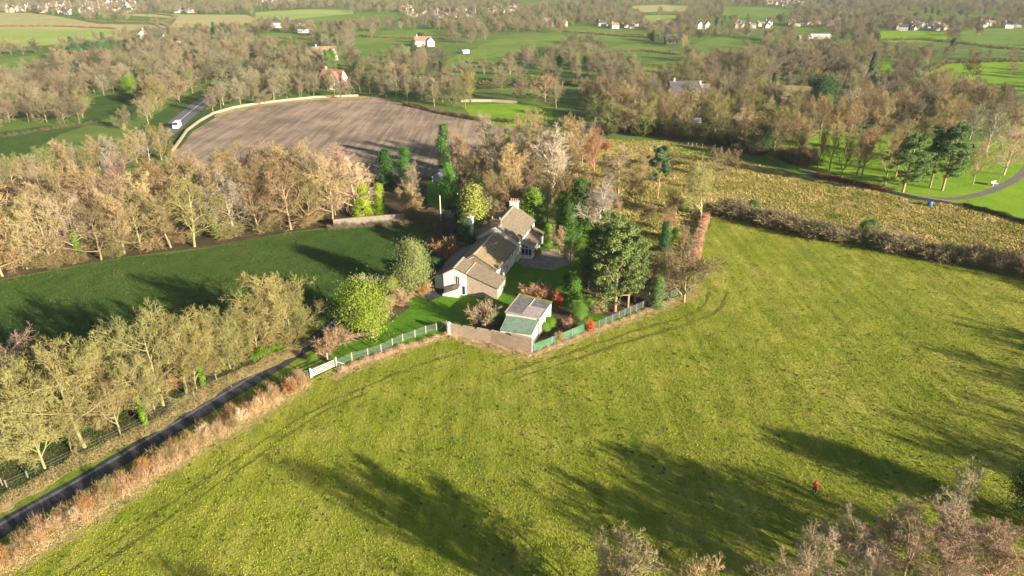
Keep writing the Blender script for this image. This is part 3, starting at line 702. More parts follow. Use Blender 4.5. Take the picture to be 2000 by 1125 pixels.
# --- trees just outside the frame whose long shadows lie across the bright field (tip of the shadow given)
sh = 1 / math.tan(SUN_EL)
def caster(px, py, H, form='tall', wid=1.2):
    q = P(px, py); L = H * sh
    bare(form, Vector((q.x + math.sin(SUN_AZ) * L, q.y - math.cos(SUN_AZ) * L, 0)), H, TAN, "leafless hedge tree whose long shadow falls on the bright field", group="hedge trees casting the field shadows", wid=wid)
caster(575, 868, 18, 'tall', 1.0); caster(655, 880, 14, 'birch', 1.1); caster(350, 1080, 15, 'tall', 1.1)
caster(1120, 925, 15, 'birch')
caster(1400, 885, 15, 'tall'); caster(1545, 843, 17, 'tall', .9); caster(1640, 800, 17, 'tall'); caster(1720, 800, 15, 'oak'); caster(1820, 690, 16, 'ivy', 1.3); caster(1900, 655, 15, 'round', 1.0); caster(1835, 620, 17, 'round', .8)
caster(1950, 590, 15, 'round', .8); caster(1860, 770, 15, 'round')
caster(1930, 690, 15, 'round', 1.2)
caster(1690, 472, 9, 'round', 1.2); caster(1850, 520, 10, 'round', 1.4)

# --- woods away from the garden, planted at random inside their outlines
GAR = "leafless trees of the woods and hedgerows beyond the farm"
ZONES = [  # outline, spacing (m), colours, height range, forms, label, group
 ([(-80, 140), (60, 120), (250, 95), (470, 90), (640, 130), (640, 188), (520, 200), (420, 212), (360, 240), (300, 262), (200, 255), (100, 250), (-80, 260)], 8.6, [TAN, TAN, YEL, BRN, GREY, PINK], (9, 14), ['oak', 'round', 'round', 'oak'], "leafless tree of the broad valley wood at the left above the main road", "valley wood at the left"),
 ([(410, 226), (500, 206), (640, 193), (760, 189), (800, 205), (900, 225), (1000, 240), (1000, 215), (800, 186), (640, 176), (500, 190), (380, 225), (345, 262)], 7.0, [YEL, TAN, TAN, GREY], (10, 14), ['tall', 'oak', 'ivy', 'tall'], "leafless tree in the belt along the far edge of the ploughed field", "belt along the ploughed field"),
 ([(1160, 240), (1165, 190), (1500, 175), (1560, 200), (1560, 330), (1480, 305), (1400, 282), (1300, 270), (1180, 266)], 7.2, [OLV, BRN, TAN, BRN, YEL], (11, 15), ['ivy', 'round', 'oak', 'tall'], "leafless tree of the dark ivy-clad wood above the rough grass", "dark wood above the rough grass"),
 ([(1560, 185), (1760, 175), (1960, 210), (1980, 262), (1900, 280), (1700, 262), (1600, 280), (1560, 300)], 7.4, [TAN, GREY, YEL, BRN, TAN], (11, 15), ['round', 'oak', 'round', 'tall'], "leafless tree of the pale wood behind the park lawn", "pale wood behind the park lawn"),
 ([(1450, 120), (1700, 115), (1700, 175), (1450, 175)], 9.0, [TAN, YEL, GREY], (12, 17), ['oak', 'tall', 'round'], "tall leafless tree of the park woodland in front of the far meadows", "park woodland before the far meadows"),
 ([(640, 100), (1050, 130), (1450, 140), (1450, 215), (1000, 215), (640, 180)], 12.5, [TAN, YEL, PINK, GREY, TAN], (10, 15), ['oak', 'round', 'round'], "leafless tree scattered among the small meadows in the middle distance", "trees among the middle-distance meadows"),
]
def poisson(xmin, xmax, ymin, ymax, d, rr, test, cap=9000):
    pts = []; cell = {}; k = int((xmax - xmin) * (ymax - ymin) / d / d * 1.9)
    for _ in range(k):
        x, y = rr.uniform(xmin, xmax), rr.uniform(ymin, ymax)
        cx, cy = int(x // d), int(y // d)
        if any(abs(a - x) < d * .8 and abs(b - y) < d * .8 for i in (-1, 0, 1) for j in (-1, 0, 1) for a, b in cell.get((cx + i, cy + j), ())): continue
        if not test(x, y): continue
        cell.setdefault((cx, cy), []).append((x, y)); pts.append((x, y))
        if len(pts) >= cap: break
    return pts
HOUSES = [(636, 112, 16), (655, 160, 13), (835, 88, 12), (1335, 196, 14), (1540, 198, 18), (1508, 262, 4), (1355, 243, 6), (283, 76, 9), (330, 82, 12), (345, 248, 10)]
HW = [(P(x, y), r) for x, y, r in HOUSES]
def near_house(x, y):
    for q, r in HW:
        if abs(x - q.x) < r * .85 and -r * 1.7 < y - q.y < r * .7: return True
    return False
def road_clear(px, py):
    q = P(px, py)
    for i in range(len(ROAD) - 1):
        a, b = P(*ROAD[i]), P(*ROAD[i + 1]); t = max(0, min(1, (q - a).dot(b - a) / (b - a).length_squared))
        if (q - a.lerp(b, t)).length < 10: return False
    return True
zr = random.Random(9); REST = []
for poly, d, cs, hr, forms, lab, grp in ZONES:
    ws = [P(x, y) for x, y in poly]
    def ok(x, y, poly=poly):
        px, py = proj(x, y)
        return inpoly(px, py, poly) and not is_open(px, py) and not near_house(x, y) and road_clear(px, py) and not inpoly(px, py + 4, PLOUGH)
    for x, y in poisson(min(w.x for w in ws), max(w.x for w in ws), min(w.y for w in ws), max(w.y for w in ws), d, zr, ok):
        bare(zr.choice(forms), Vector((x, y, 0)), zr.uniform(*hr), zr.choice(cs), lab, group=grp, wid=zr.uniform(.9, 1.25), keep=False)
# the far country up to the horizon of the picture
inz = [z[0] for z in ZONES] + [PARK, ROUGH]
def patchy(x, y):      # wooded and open stretches alternate
    s = math.sin(x * .011 + 1.3) * math.cos(y * .007 + x * .004) + .55 * math.sin(x * .027 - y * .013 + 2) + .35 * math.sin(y * .03)
    return s
for y0, y1, d in ((200, 420, 9), (420, 800, 11), (800, 1400, 14), (1400, 2600, 24)):
    def okf(x, y):
        px, py = proj(x, y)
        if px < -90 or px > 2090 or py > 215: return False
        if any(inpoly(px, py, z) for z in inz) or is_open(px, py) or near_house(x, y) or inpoly(px, py, PLOUGH) or not road_clear(px, py): return False
        return patchy(x, y) > (-.6 if y < 600 else -.85 if y < 1200 else -1.1)
    for x, y in poisson(-y1 * .85, y1 * .85, y0, y1, d, zr, okf):
        bare(zr.choice(['oak', 'round', 'tall', 'round']), Vector((x, y, 0)), zr.uniform(7, 12.5) if d < 20 else zr.uniform(9, 14), zr.choice([TAN, TAN, YEL, BRN, PINK, GREY]), "leafless tree of the far hedgerows and copses beyond the farm", group=GAR, wid=zr.uniform(.95, 1.4), keep=False)
hand = [t for t in BARE if t['keep']]; auto = [t for t in BARE if not t['keep']]
auto.sort(key=lambda t: -t['H'] * t['wid'] / (t['base'].y + 1))
NIND = max(0, 300 - len(hand))
indiv, rest = hand + auto[:NIND], auto[NIND:]
print("bare trees:", len(hand), "by hand,", len(auto[:NIND]), "auto,", len(rest), "in the far stuff")
for t in BARE:
    if len(t['label'].split()) > 16: print('LONG', t['label'])
rows = {}
for t in hand:
    if t['row']: rows.setdefault(t['row'], []).append(t)
for rname, ts in rows.items():
    ts.sort(key=lambda t: proj(t['base'].x, t['base'].y)[0])
    for i, t in enumerate(ts): t['label'] = ORD[i] + " from the left, " + t['label']
for t in indiv:
    col = vary(t['col'], .15); bark = BARKOF.get(t['col'], tuple(min(.6, c * 1.15) for c in t['col']))
    r = plant(trnd.choice(TR[t['form']]), t['name'], t['base'], t['H'], BH[t['form']], col, bark, t['wid'])
    tag(r, t['label'], t['cat'], t['group'])

# everything smaller in the picture: one stuff object, instances on its own points
STUFFM = mat_random("far_twigs", [(.15, .125, .075), (.24, .20, .115), (.14, .14, .06), (.22, .165, .11), (.08, .07, .045), (.25, .225, .14)], .4, .3)
FARLEAF = mat_random("far_leaves", [(.03, .07, .02), (.06, .12, .03), (.04, .09, .03), (.09, .14, .03)], .5, .4)
def stuff_points(name, items, protos, material, label=None):
    """items: (x, y, scale, width, variant)"""
    me = bpy.data.meshes.new(name); n = len(items)
    me.vertices.add(n)
    me.vertices.foreach_set("co", np.array([(i[0], i[1], 0) for i in items], dtype=np.float32).ravel())
    a = me.attributes.new("scl", 'FLOAT_VECTOR', 'POINT'); a.data.foreach_set("vector", np.array([(i[2] * i[3], i[2] * i[3], i[2]) for i in items], dtype=np.float32).ravel())
    a = me.attributes.new("var", 'INT', 'POINT'); a.data.foreach_set("value", np.array([i[4] for i in items], dtype=np.int32))
    a = me.attributes.new("rot", 'FLOAT_VECTOR', 'POINT'); a.data.foreach_set("vector", np.array([(0, 0, trnd.uniform(0, 6.28)) for i in items], dtype=np.float32).ravel())
    o = meshobj(name, me)
    ng = bpy.data.node_groups.new(name, 'GeometryNodeTree')
    ng.interface.new_socket("Geometry", in_out='INPUT', socket_type='NodeSocketGeometry')
    ng.interface.new_socket("Geometry", in_out='OUTPUT', socket_type='NodeSocketGeometry')
    N = ng.nodes; gi, go = N.new('NodeGroupInput'), N.new('NodeGroupOutput')
    join = N.new('GeometryNodeJoinGeometry')
    def attr(nm, dt):
        q = N.new('GeometryNodeInputNamedAttribute'); q.data_type = dt; q.inputs[0].default_value = nm
        return [s for s in q.outputs if s.enabled][0]
    va, sc_, ro = attr("var", 'INT'), attr("scl", 'FLOAT_VECTOR'), attr("rot", 'FLOAT_VECTOR')
    for k, obs in enumerate(protos):
        cmp = N.new('FunctionNodeCompare'); cmp.data_type = 'INT'; cmp.operation = 'EQUAL'
        ins = [s for s in cmp.inputs if s.enabled]; ng.links.new(va, ins[0]); ins[1].default_value = k
        ip = N.new('GeometryNodeInstanceOnPoints'); jj = N.new('GeometryNodeJoinGeometry')
        for ob in obs:
            oi = N.new('GeometryNodeObjectInfo'); oi.inputs["Object"].default_value = ob; oi.transform_space = 'ORIGINAL'
            ng.links.new([s for s in oi.outputs if s.name == "Geometry"][0], jj.inputs[0])
        sm = N.new('GeometryNodeSetMaterial'); sm.inputs["Material"].default_value = material
        ng.links.new(jj.outputs[0], sm.inputs[0])
        ng.links.new(gi.outputs[0], ip.inputs["Points"]); ng.links.new([s for s in cmp.outputs if s.enabled][0], ip.inputs["Selection"])
        ng.links.new(sm.outputs[0], ip.inputs["Instance"]); ng.links.new(sc_, ip.inputs["Scale"]); ng.links.new(ro, ip.inputs["Rotation"])
        ng.links.new(ip.outputs[0], join.inputs[0])
    ng.links.new(join.outputs[0], go.inputs[0])
    md = o.modifiers.new("points", 'NODES'); md.node_group = ng
    tag(o, label, None, None, "stuff")
    return o
def find_obs(me_list):
    out = []
    for me in me_list[:2]:
        for o in bpy.data.objects:
            if o.data == me: out.append(o); break
    return out
protos, pmap = [], {}
for f in ('oak', 'tall', 'round'):
    for k, ms in enumerate(TR[f]):
        obs = find_obs(ms)
        if len(obs) == 2: pmap.setdefault(f, []).append(len(protos)); protos.append(obs)
items = []
for t in rest:
    f = t['form'] if t['form'] in pmap else 'tall'
    items.append((t['base'].x, t['base'].y, t['H'] / BH[f], t['wid'], trnd.choice(pmap[f])))
if items:
    stuff_points("distant_woodland", items, protos, STUFFM, "far leafless woods and hedgerow trees spreading to the horizon")
# ------------------------------------------------------------------ evergreens
DG, MG, YG, BG, BLG = (.030, .065, .018), (.07, .14, .03), (.19, .25, .02), (.12, .19, .035), (.05, .085, .04)
ever('column', 757, 368, 292, DG, "narrow dark evergreen at the foot of the ploughed field, left of the pair")
ever('column', 793, 352, 288, (.06, .13, .025), "narrow brighter evergreen at the foot of the ploughed field, right of the pair")
ever('column', 878, 402, 322, (.07, .16, .03), "leafy green columnar evergreen beyond the telegraph pole", wid=.9)
ever('column', 926, 470, 362, (.22, .24, .06), "tall yellowish cypress at the left corner of the farmhouse", wid=1.05)
ever('column', 912, 500, 425, BLG, "dull blue-green conifer in front of the yellowish cypress, beside the drive", wid=.9)
ever('cone', 711, 425, 355, YG, "bright yellow-green conifer left of its twin behind the old stone wall", name="golden_conifer", wid=.9)
ever('cone', 744, 420, 360, YG, "bright yellow-green conifer right of its twin behind the old stone wall", name="golden_conifer", wid=.85)
ever('bush', 806, 570, 482, (.19, .22, .075), "pale green rounded pine standing between the lane and the farmhouse gable", wid=.62)
ever('bush', 714, 652, 562, (.13, .165, .025), "big yellow-green evergreen on the lawn beside the lane hedge", name="evergreen_tree", wid=.85)
ever('column', 1070, 484, 438, (.10, .20, .02), "small bright green columnar thuja by the conservatory", name="thuja", wid=.9)
ever('column', 1040, 448, 368, (.13, .22, .03), "broad leafy green laurel tree right behind the farmhouse chimney", name="laurel_tree", wid=1.35)
ever('column', 1098, 455, 375, (.07, .15, .025), "left and lower of the two dark green cypresses behind the farmhouse", wid=.9)
ever('column', 1128, 462, 350, (.05, .11, .02), "pointed taller dark green cypress right of its neighbour behind the farmhouse", wid=.85)
ever('fir', 1163, 578, 430, (.09, .12, .04), "left of the two tall pines in the garden, with a bare trunk", name="pine_tree", wid=.85, var=1)
ever('fir', 1201, 608, 418, (.11, .145, .045), "right and taller of the two tall pines in the garden, nearest the wire fence", name="pine_tree", wid=.74)
ever('fir', 1180, 602, 452, (.10, .13, .045), "slim pine squeezed between the two tall garden pines, in front", name="pine_tree", wid=.62, var=1)
ever('fir', 1226, 600, 440, (.10, .14, .045), "slim pine close on the right of the tallest garden pine", name="pine_tree", wid=.62)
ever('fir', 1240, 590, 455, (.11, .145, .045), "shorter pine right of the tallest garden pine", name="pine_tree", wid=.8, var=1)
ever('fir', 1185, 572, 440, (.07, .11, .04), "darker pine standing behind and between the two tall garden pines", name="pine_tree", wid=.9)
ever('fir', 1222, 560, 452, (.09, .13, .045), "darker pine behind the tallest garden pine, to its right", name="pine_tree", wid=.9, var=1)
ever('bush', 1262, 560, 505, (.05, .09, .03), "dark evergreen bush between the pines and the dark blunt conifer", name="evergreen_tree", wid=.9)
ever('bush', 1160, 540, 490, (.05, .08, .03), "dark evergreen bush under the left garden pine", name="evergreen_tree", wid=.9)
ever('column', 1110, 470, 395, (.05, .10, .02), "dark green cypress between the lower and the pointed one", wid=1.0, var=1)
ever('bush', 905, 455, 412, (.05, .085, .035), "dark evergreen bush across the yard from the telegraph pole", name="evergreen_tree", wid=.8)
ever('bush', 935, 500, 462, (.04, .07, .03), "dark evergreen bush in the shade by the rear wing", name="evergreen_tree", wid=.6)
ever('cone', 1121, 600, 532, (.08, .16, .03), "bushy green conifer between the red bush and the garden pines", wid=.9)
ever('cone', 1282, 600, 540, (.10, .16, .05), "low green conifer under the pines by the fence", wid=.9)
ever('cone', 1296, 492, 434, (.04, .09, .03), "dark blunt conifer at the edge of the rough grass, right of the garden pines", wid=.85)
ever('pine', 1284, 388, 284, (.06, .11, .05), "dark pine standing alone in the rough grass", name="pine_tree", wid=.6)
ever('fir', 1762, 379, 262, (.09, .15, .05), "big dark pine at the near edge of the park lawn", name="pine_tree", wid=1.0)
ever('pine', 1816, 366, 250, (.07, .12, .045), "left of the two tall trunked pines on the park lawn", name="pine_tree", wid=.75, var=1)
ever('fir', 1840, 372, 240, (.08, .13, .045), "right of the two tall trunked pines on the park lawn", name="pine_tree", wid=.8)
ever('pine', 1749, 345, 262, (.05, .09, .04), "smaller dark pine behind the big pine on the park lawn", name="pine_tree", wid=.8, var=1)
ever('bush', 1598, 240, 158, (.04, .08, .03), "large dark evergreen beside the stone house in the park woodland", name="evergreen_tree", wid=.6)
ever('bush', 1490, 300, 250, (.05, .09, .03), "dark evergreen bush in the ivy-clad wood", name="evergreen_tree", wid=.8)
ever('spruce', 1694, 180, 98, (.07, .11, .05), "spiky spruce rising out of the park woodland", name="spruce_tree", wid=.9)
ever('spruce', 1505, 200, 140, (.05, .09, .04), "dark spruce behind the stone house", name="spruce_tree")
ever('bush', 1655, 198, 170, (.05, .10, .03), "small dark evergreen below the spiky spruce", name="evergreen_tree", wid=.8)
ever('column', 869, 330, 242, (.06, .11, .03), "dark evergreen at the corner of the ploughed field, left end of the copse", wid=.8)
ever('column', 990, 300, 252, (.08, .15, .03), "small green evergreen poking out of the copse", wid=.8)
ever('bush', 257, 182, 152, (.11, .18, .02), "round bright green bush tree in the left valley wood", name="evergreen_tree", wid=.8)
ever('column', 641, 142, 98, (.07, .14, .03), "green conifer in front of the white house, left one", wid=.9)
ever('column', 652, 138, 98, (.08, .16, .03), "green conifer in front of the white house, right one", wid=.9)
ever('cone', 652, 100, 66, DG, "dark conifer behind the white house")
ever('column', 624, 92, 62, (.06, .09, .03), "olive conifer left of the white house")
ever('bush', 553, 108, 82, DG, "dark evergreen clump left of the white house", name="evergreen_tree", wid=1.1)
ever('bush', 700, 150, 124, DG, "dark evergreen right of the red-roofed house", name="evergreen_tree", wid=.9)
ever('column', 730, 146, 120, (.05, .10, .03), "small pointed evergreen right of the red-roofed house", wid=.9)
ever('column', 1399, 50, 33, DG, "dark conifer beside the far gabled white house")
ever('bush', 822, 84, 66, DG, "dark evergreen above the pink-roofed house", name="evergreen_tree", wid=.9)
ever('column', 667, 58, 42, DG, "dark conifer beside the far grey barn", wid=1.1)
for i, (x, yb, yt) in enumerate([(122, 118, 94), (133, 120, 92), (145, 121, 90), (156, 121, 88), (168, 120, 86), (180, 120, 84), (191, 119, 84), (203, 116, 83), (214, 113, 82), (226, 110, 81), (238, 107, 80), (246, 104, 80), (150, 112, 84), (175, 109, 82), (200, 106, 80)]):
    ever('bush' if i % 2 else 'column', x, yb, yt, (.05, .10, .035), "dark green conifer of the small plantation in the left valley", "plantation conifers in the left valley", wid=.85 if i % 2 else 1.2, var=i)
q = P(2012, 935, 7); ever('bush', 0, 0, 0, (.06, .11, .03), "dark holly-like evergreen at the right edge above the near thicket", name="evergreen_tree", base=Vector((q.x + 1.5, q.y, 0)), H=7, wid=.7)
er = random.Random(3)
far_ev = []
for i in range(150):
    y = er.uniform(330, 1600); x = er.uniform(-.75, .78) * y; px, py = proj(x, y)
    if is_open(px, py) or inpoly(px, py, PLOUGH) or near_house(x, y) or inpoly(px, py, PARK) or not road_clear(px, py): continue
    far_ev.append((x, y, er.uniform(.6, 1.0), 1.0, er.choice([0, 1])))
def ob_of(me):
    for o in bpy.data.objects:
        if o.data == me: return o
stuff_points("distant_evergreens", far_ev, [[ob_of(m_) for m_ in EV['column'][0]], [ob_of(m_) for m_ in EV['bush'][0]]], FARLEAF, "dark evergreens dotted through the far woods")

# ------------------------------------------------------------------ shrubs
def bush(x, yb, H, col, label, W=1.0, group=None, name="bush", cat="bush", leafy=False, k=0):
    b = P(x, yb)
    if leafy:
        r = plant(EV['bush'][k % 2], name, b, H, 7, col, BK_D, W)
    else:
        r = empty(name, (b.x, b.y, 0), trnd.uniform(0, 6.28)); s = H / 2.5; r.scale = (s * W, s * W, s)
        meshobj("stems", SH[k % 3], r, vary(tuple(c * .72 for c in col), .08))
    tag(r, label, cat, group); return r
bush(875, 508, 5.5, (.50, .28, .12), "russet upright bare bush beside the drive", 1.0)
bush(850, 545, 4.0, (.04, .10, .03), "dark green rounded bush on the drive side of the gable", .8, leafy=True)
bush(945, 638, 5.2, (.45, .33, .22), "many-stemmed bare bush in front of the stone wing, inside the garden wall", .95)
bush(958, 640, 2.6, (.07, .15, .03), "low leafy green bush at the foot of the bare one by the garden wall", .9, leafy=True)
bush(976, 642, 2.2, (.08, .16, .03), "leafy green shrub against the green-roofed shed", .9, leafy=True)
bush(932, 640, 2.4, (.36, .27, .16), "low tan bush left of the many-stemmed one by the wall", 1.0, k=1)
bush(1040, 582, 3.2, (.50, .30, .2), "pinkish brown hedge bush behind the shed, left part", 1.3)
bush(1062, 586, 3.2, (.50, .27, .17), "pinkish brown hedge bush behind the shed, right part", 1.2, k=1)
bush(1089, 600, 3.6, (.55, .15, .06), "bright red-orange bush at the far corner of the shed", .7, k=2)
bush(1152, 648, 2.6, (.6, .2, .08), "orange-brown bush growing in the field fence where green netting ends", .6, k=1)
bush(1092, 668, 2.0, (.5, .32, .16), "tan dead weeds against the green netting", .8, k=1)
bush(1112, 640, 2.0, (.42, .26, .17), "bare brown shrub in the bed behind the green netting", 1.0)
bush(1132, 622, 3.0, (.09, .17, .03), "dense green shrub in the bed behind the green netting", .8, leafy=True)
bush(1165, 612, 2.2, (.5, .32, .2), "rusty dry shrub at the edge of the pine bed", 1.2, k=2)
bush(1150, 596, 2.0, (.14, .22, .03), "low yellow-green shrub by the garden path", 1.0, leafy=True, k=1)
bush(1075, 640, 2.0, (.14, .24, .03), "low bright green plant beside the shed wall", .9, leafy=True, k=1)
bush(1064, 650, 1.8, (.10, .2, .03), "small green plant at the shed corner by the netting", .9, leafy=True)
bush(1100, 480, 2.0, (.10, .2, .03), "low green shrub on the terrace beyond the conservatory", 1.2, leafy=True)
bush(1110, 560, 2.6, (.10, .17, .03), "loose green shrub at the edge of the rear lawn", .8, leafy=True)
bush(1320, 470, 3.0, (.14, .24, .02), "bright yellow-green bush below the olive tree in the rough grass", .7, leafy=True)
bush(1335, 412, 3.2, (.16, .26, .02), "bright green bush at the foot of the olive tree", .6, leafy=True, k=1)
bush(755, 612, 3.4, (.42, .3, .19), "reddish hedge bush between the evergreen and the lawn, near end", 1.2)
bush(780, 596, 3.2, (.48, .33, .2), "reddish hedge bush between the evergreen and the lawn, middle", 1.2, k=1)
bush(826, 575, 3.4, (.5, .32, .14), "orange-brown bush left of the white gable", 1.0, k=2)
bush(768, 578, 3.6, (.22, .25, .06), "mossy green bush beside the lane hedge", .8, leafy=True)
bush(640, 690, 3.2, (.42, .29, .17), "reddish bare bush at the lane end of the garden, left", 1.1)
bush(662, 672, 3.4, (.42, .29, .17), "reddish bare bush at the lane end of the garden, right", 1.1, k=1)
bush(590, 646, 2.8, (.06, .12, .02), "dark green bramble on the lane bank, upper", .8, leafy=True)
bush(562, 664, 2.6, (.07, .13, .02), "dark green bramble on the lane bank, lower", .9, leafy=True, k=1)
bush(612, 706, 1.4, (.10, .17, .02), "low green bank weed by the grassed gateway", 1.0, leafy=True)
bush(1800, 245, 5, (.1, .16, .04), "olive bush at the back of the park lawn", 1., leafy=True)
bush(1175, 292, 4, (.42, .2, .1), "rusty red bramble thicket at the corner of the copse", 1.5)
bush(1152, 300, 3.4, (.5, .22, .1), "rusty brown bramble thicket beside the red one", 1.5, k=1)
bush(940, 468, 3.0, (.4, .25, .15), "brown shrub beside the cypress at the farmhouse corner", 1., k=1)
bush(1052, 498, 1.4, (.12, .2, .03), "potted green shrub on the terrace", 1., leafy=True)
bush(891, 645, 1.2, (.10, .12, .04), "low dark green bush against the end of the garden wall", 1.2, leafy=True)
# understorey of the wood and of the lane row
us = random.Random(8)
UG = "scrub under the bare trees"
for i in range(46):
    x = us.uniform(0, 640); yb = 545 - 110 * (x / 660) + us.uniform(-42, -4)
    bush(x, yb, us.uniform(2.2, 4.2), us.choice([(.30, .22, .11), (.24, .2, .09), (.36, .26, .13), (.2, .18, .07)]), "brown undergrowth shrub beneath the wood's bare trees", 1.6, UG, "shrub", k=i)
for i in range(48):
    t = us.uniform(0, 1); x = 10 + 560 * t; yb = 895 - 235 * t - 40 * math.sin(t * 3.14) * .3 + us.uniform(-16, 10)
    bush(x, yb, us.uniform(2.4, 4.4), us.choice([(.36, .32, .12), (.36, .24, .12), (.3, .26, .1), (.46, .3, .16)]), "yellowish undergrowth shrub beneath the lane-side row of trees", 1.4, "scrub under the lane-side row", "shrub", k=i)
for i in range(70):
    t = us.uniform(0, 1); x = 1175 + 420 * t; yb = us.uniform(262, 272) + 62 * max(0, (t - .3) / .7) + us.uniform(-16, 0)
    bush(x, yb, us.uniform(2.5, 5), us.choice([(.2, .16, .08), (.14, .13, .06), (.3, .2, .1), (.18, .18, .06)]), "dark undergrowth shrub along the near edge of the ivy-clad wood", 1.5, "scrub along the ivy-clad wood", "shrub", k=i)
# scrub hedge between the bright field and the rough grass
HG = "scrubby bushes of the hedge above the bright field"
for i in range(44):
    t = i / 43; x = 1418 + 640 * t; yb = 424 + 20 * min(1, t * 4) + 108 * t ** 1.15 - 4 + us.uniform(-5, 3)
    if 1660 < x < 1690: continue
    bush(x, yb, us.uniform(2.8, 5.0), us.choice([(.27, .23, .12), (.36, .29, .17), (.24, .20, .11), (.40, .31, .18)]), "grey-brown scrub bush in the hedge between the bright field and the rough grass", us.uniform(1.2, 1.7), HG, "hedge_bush", k=i)
for x, yb in ((1470, 418), (1700, 458), (1688, 462)):
    bush(x, yb, 3.4, (.07, .13, .03), "leafy dark green bush " + {1470: "near the left end", 1700: "right of the gap", 1688: "in the gap"}[x] + " of the scrub hedge above the bright field", .9, leafy=True)
for i in range(16):     # dark low hedge and rusty brambles along the park boundary
    t = i / 15; x = 1600 + 140 * t; yb = 346 + 30 * t
    bush(x, yb, 1.6, us.choice([(.38, .12, .07), (.3, .16, .1), (.2, .17, .07)]), "low rusty bramble along the park's boundary wall", 2.0, "brambles along the park boundary", "bramble", k=i)

# ------------------------------------------------------------------ hedges grown along a line
def hedge(name, line, H, W, col, label, n_per_m=60, tw=.02, seed=1, group=None, lean=.5, green=None, world=None):
    rng = np.random.default_rng(seed); B = TB()
    pts = world or [P(x, y) for x, y in line]
    for i in range(len(pts) - 1):
        a, b = np.array(pts[i]), np.array(pts[i + 1]); L = np.linalg.norm(b - a); n = int(L * n_per_m)
        u = rng.uniform(0, 1, (n, 1)); d = (b - a) / L; s = np.array([-d[1], d[0], 0])
        off = rng.normal(0, W * .3, (n, 1)).clip(-W * .6, W * .6)
        p = a + (b - a) * u + s * off
        k = np.sin(p[:, 0] * .7 + 1.3 * np.sin(p[:, 1] * .31)) * np.cos(p[:, 1] * .9) * .28 + 1 + .22 * np.sin(p[:, 0] * 2.3 + p[:, 1] * 1.7)
        keep = rng.uniform(0, 1, n) < k * .85; p, k = p[keep], k[keep]; n = len(p)
        p = p + s * (np.sin(p[:, :1] * .5 + p[:, 1:2] * .8) * W * .12)
        p[:, 2] = rng.uniform(0, .65, n) * H * k
        q = p + norm(np.stack([rng.normal(0, lean, n), rng.normal(0, lean, n), np.ones(n)], 1)) * (H * k * rng.uniform(.25, .5, n))[:, None]
        B.ribbons(p, q, np.full(n, tw), rng)
    o = meshobj(name, B.mesh(name, [TWIG if not green else LEAF]), None, tuple(c * .75 for c in col))
    tag(o, label, "hedge", group); return o
hedge("hedgerow", [(-60, 1128), (30, 1078), (120, 1022), (240, 950), (330, 893), (450, 820), (520, 778), (600, 738)], 1.5, 3.4, (.48, .30, .17), "long tan leafless hedge between the lane and the bright field", 520, .016, 2)
hedge("dry_grass_fringe", [(-60, 1150), (60, 1082), (200, 994), (330, 912), (470, 826), (600, 748)], .75, 2.2, (.62, .45, .26), "pale dead grass along the field side of the lane hedge", 300, .014, 3, lean=.8)["kind"] = "stuff"
hedge("dry_grass_fringe", [(660, 728), (760, 690), (874, 655)], .7, 1.3, (.66, .44, .3), "pinkish dead grass along the foot of the post and net fence", 420, .014, 4, lean=.7)["kind"] = "stuff"
hedge("dry_grass_fringe", [(878, 660), (960, 676), (1040, 696), (1150, 652), (1240, 618), (1325, 584)], .5, 1.2, (.62, .46, .28), "pale dead grass along the garden wall and the green netting", 300, .014, 5, lean=.9)["kind"] = "stuff"
hedge("dry_grass_fringe", [(-60, 1020), (0, 986), (130, 916), (300, 832), (420, 760), (545, 698)], .5, 2.6, (.56, .42, .22), "pale dead grass on the bank between the lane and the yellow-green trees", 300, .014, 6, lean=.9)["kind"] = "stuff"
hedge("beech_hedge", [(1352, 530), (1362, 480), (1374, 440), (1384, 408)], 1.7, 1.8, (.50, .30, .2), "straight brown beech hedge running from the bare tree up to the olive tree", 500, .02, 7)
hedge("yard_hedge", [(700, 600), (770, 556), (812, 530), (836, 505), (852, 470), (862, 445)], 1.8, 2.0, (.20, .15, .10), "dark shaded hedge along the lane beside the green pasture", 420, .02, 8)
hedge("wood_edge_hedge", [(640, 448), (740, 442), (835, 434)], 1.4, 1.8, (.24, .19, .12), "dark scrubby hedge at the foot of the old stone wall", 320, .02, 9)
hedge("clipped_hedge", [(788, 430), (812, 424), (838, 428), (848, 440)], 2.6, 2.4, (.30, .24, .12), "rounded hedge at the top corner of the green pasture by the telegraph pole", 520, .025, 10)
hedge("lane_hedge", [(490, 705), (520, 690), (545, 676)], 1.2, 1.4, (.12, .2, .02), "short clipped green hedge on the grass verge beside the lane", 700, .05, 11, green=True)
hedge("park_hedge", [(1880, 402), (1940, 418), (2000, 436), (2100, 462)], 1.3, 1.2, (.07, .09, .03), "dark low hedge below the park's bright lawn", 500, .03, 12, green=True)
hedge("field_hedge", [(790, 205), (830, 214), (880, 226), (940, 236), (1005, 240)], 1.8, 2.5, (.17, .12, .07), "dark hedge along the far right edge of the ploughed field", 150, .05, 13)
hedge("field_hedge", [(0, 270), (60, 260), (130, 250), (190, 243)], 1.5, 2.5, (.14, .13, .07), "dark hedge across the shaded pasture left of the main road", 100, .07, 14)
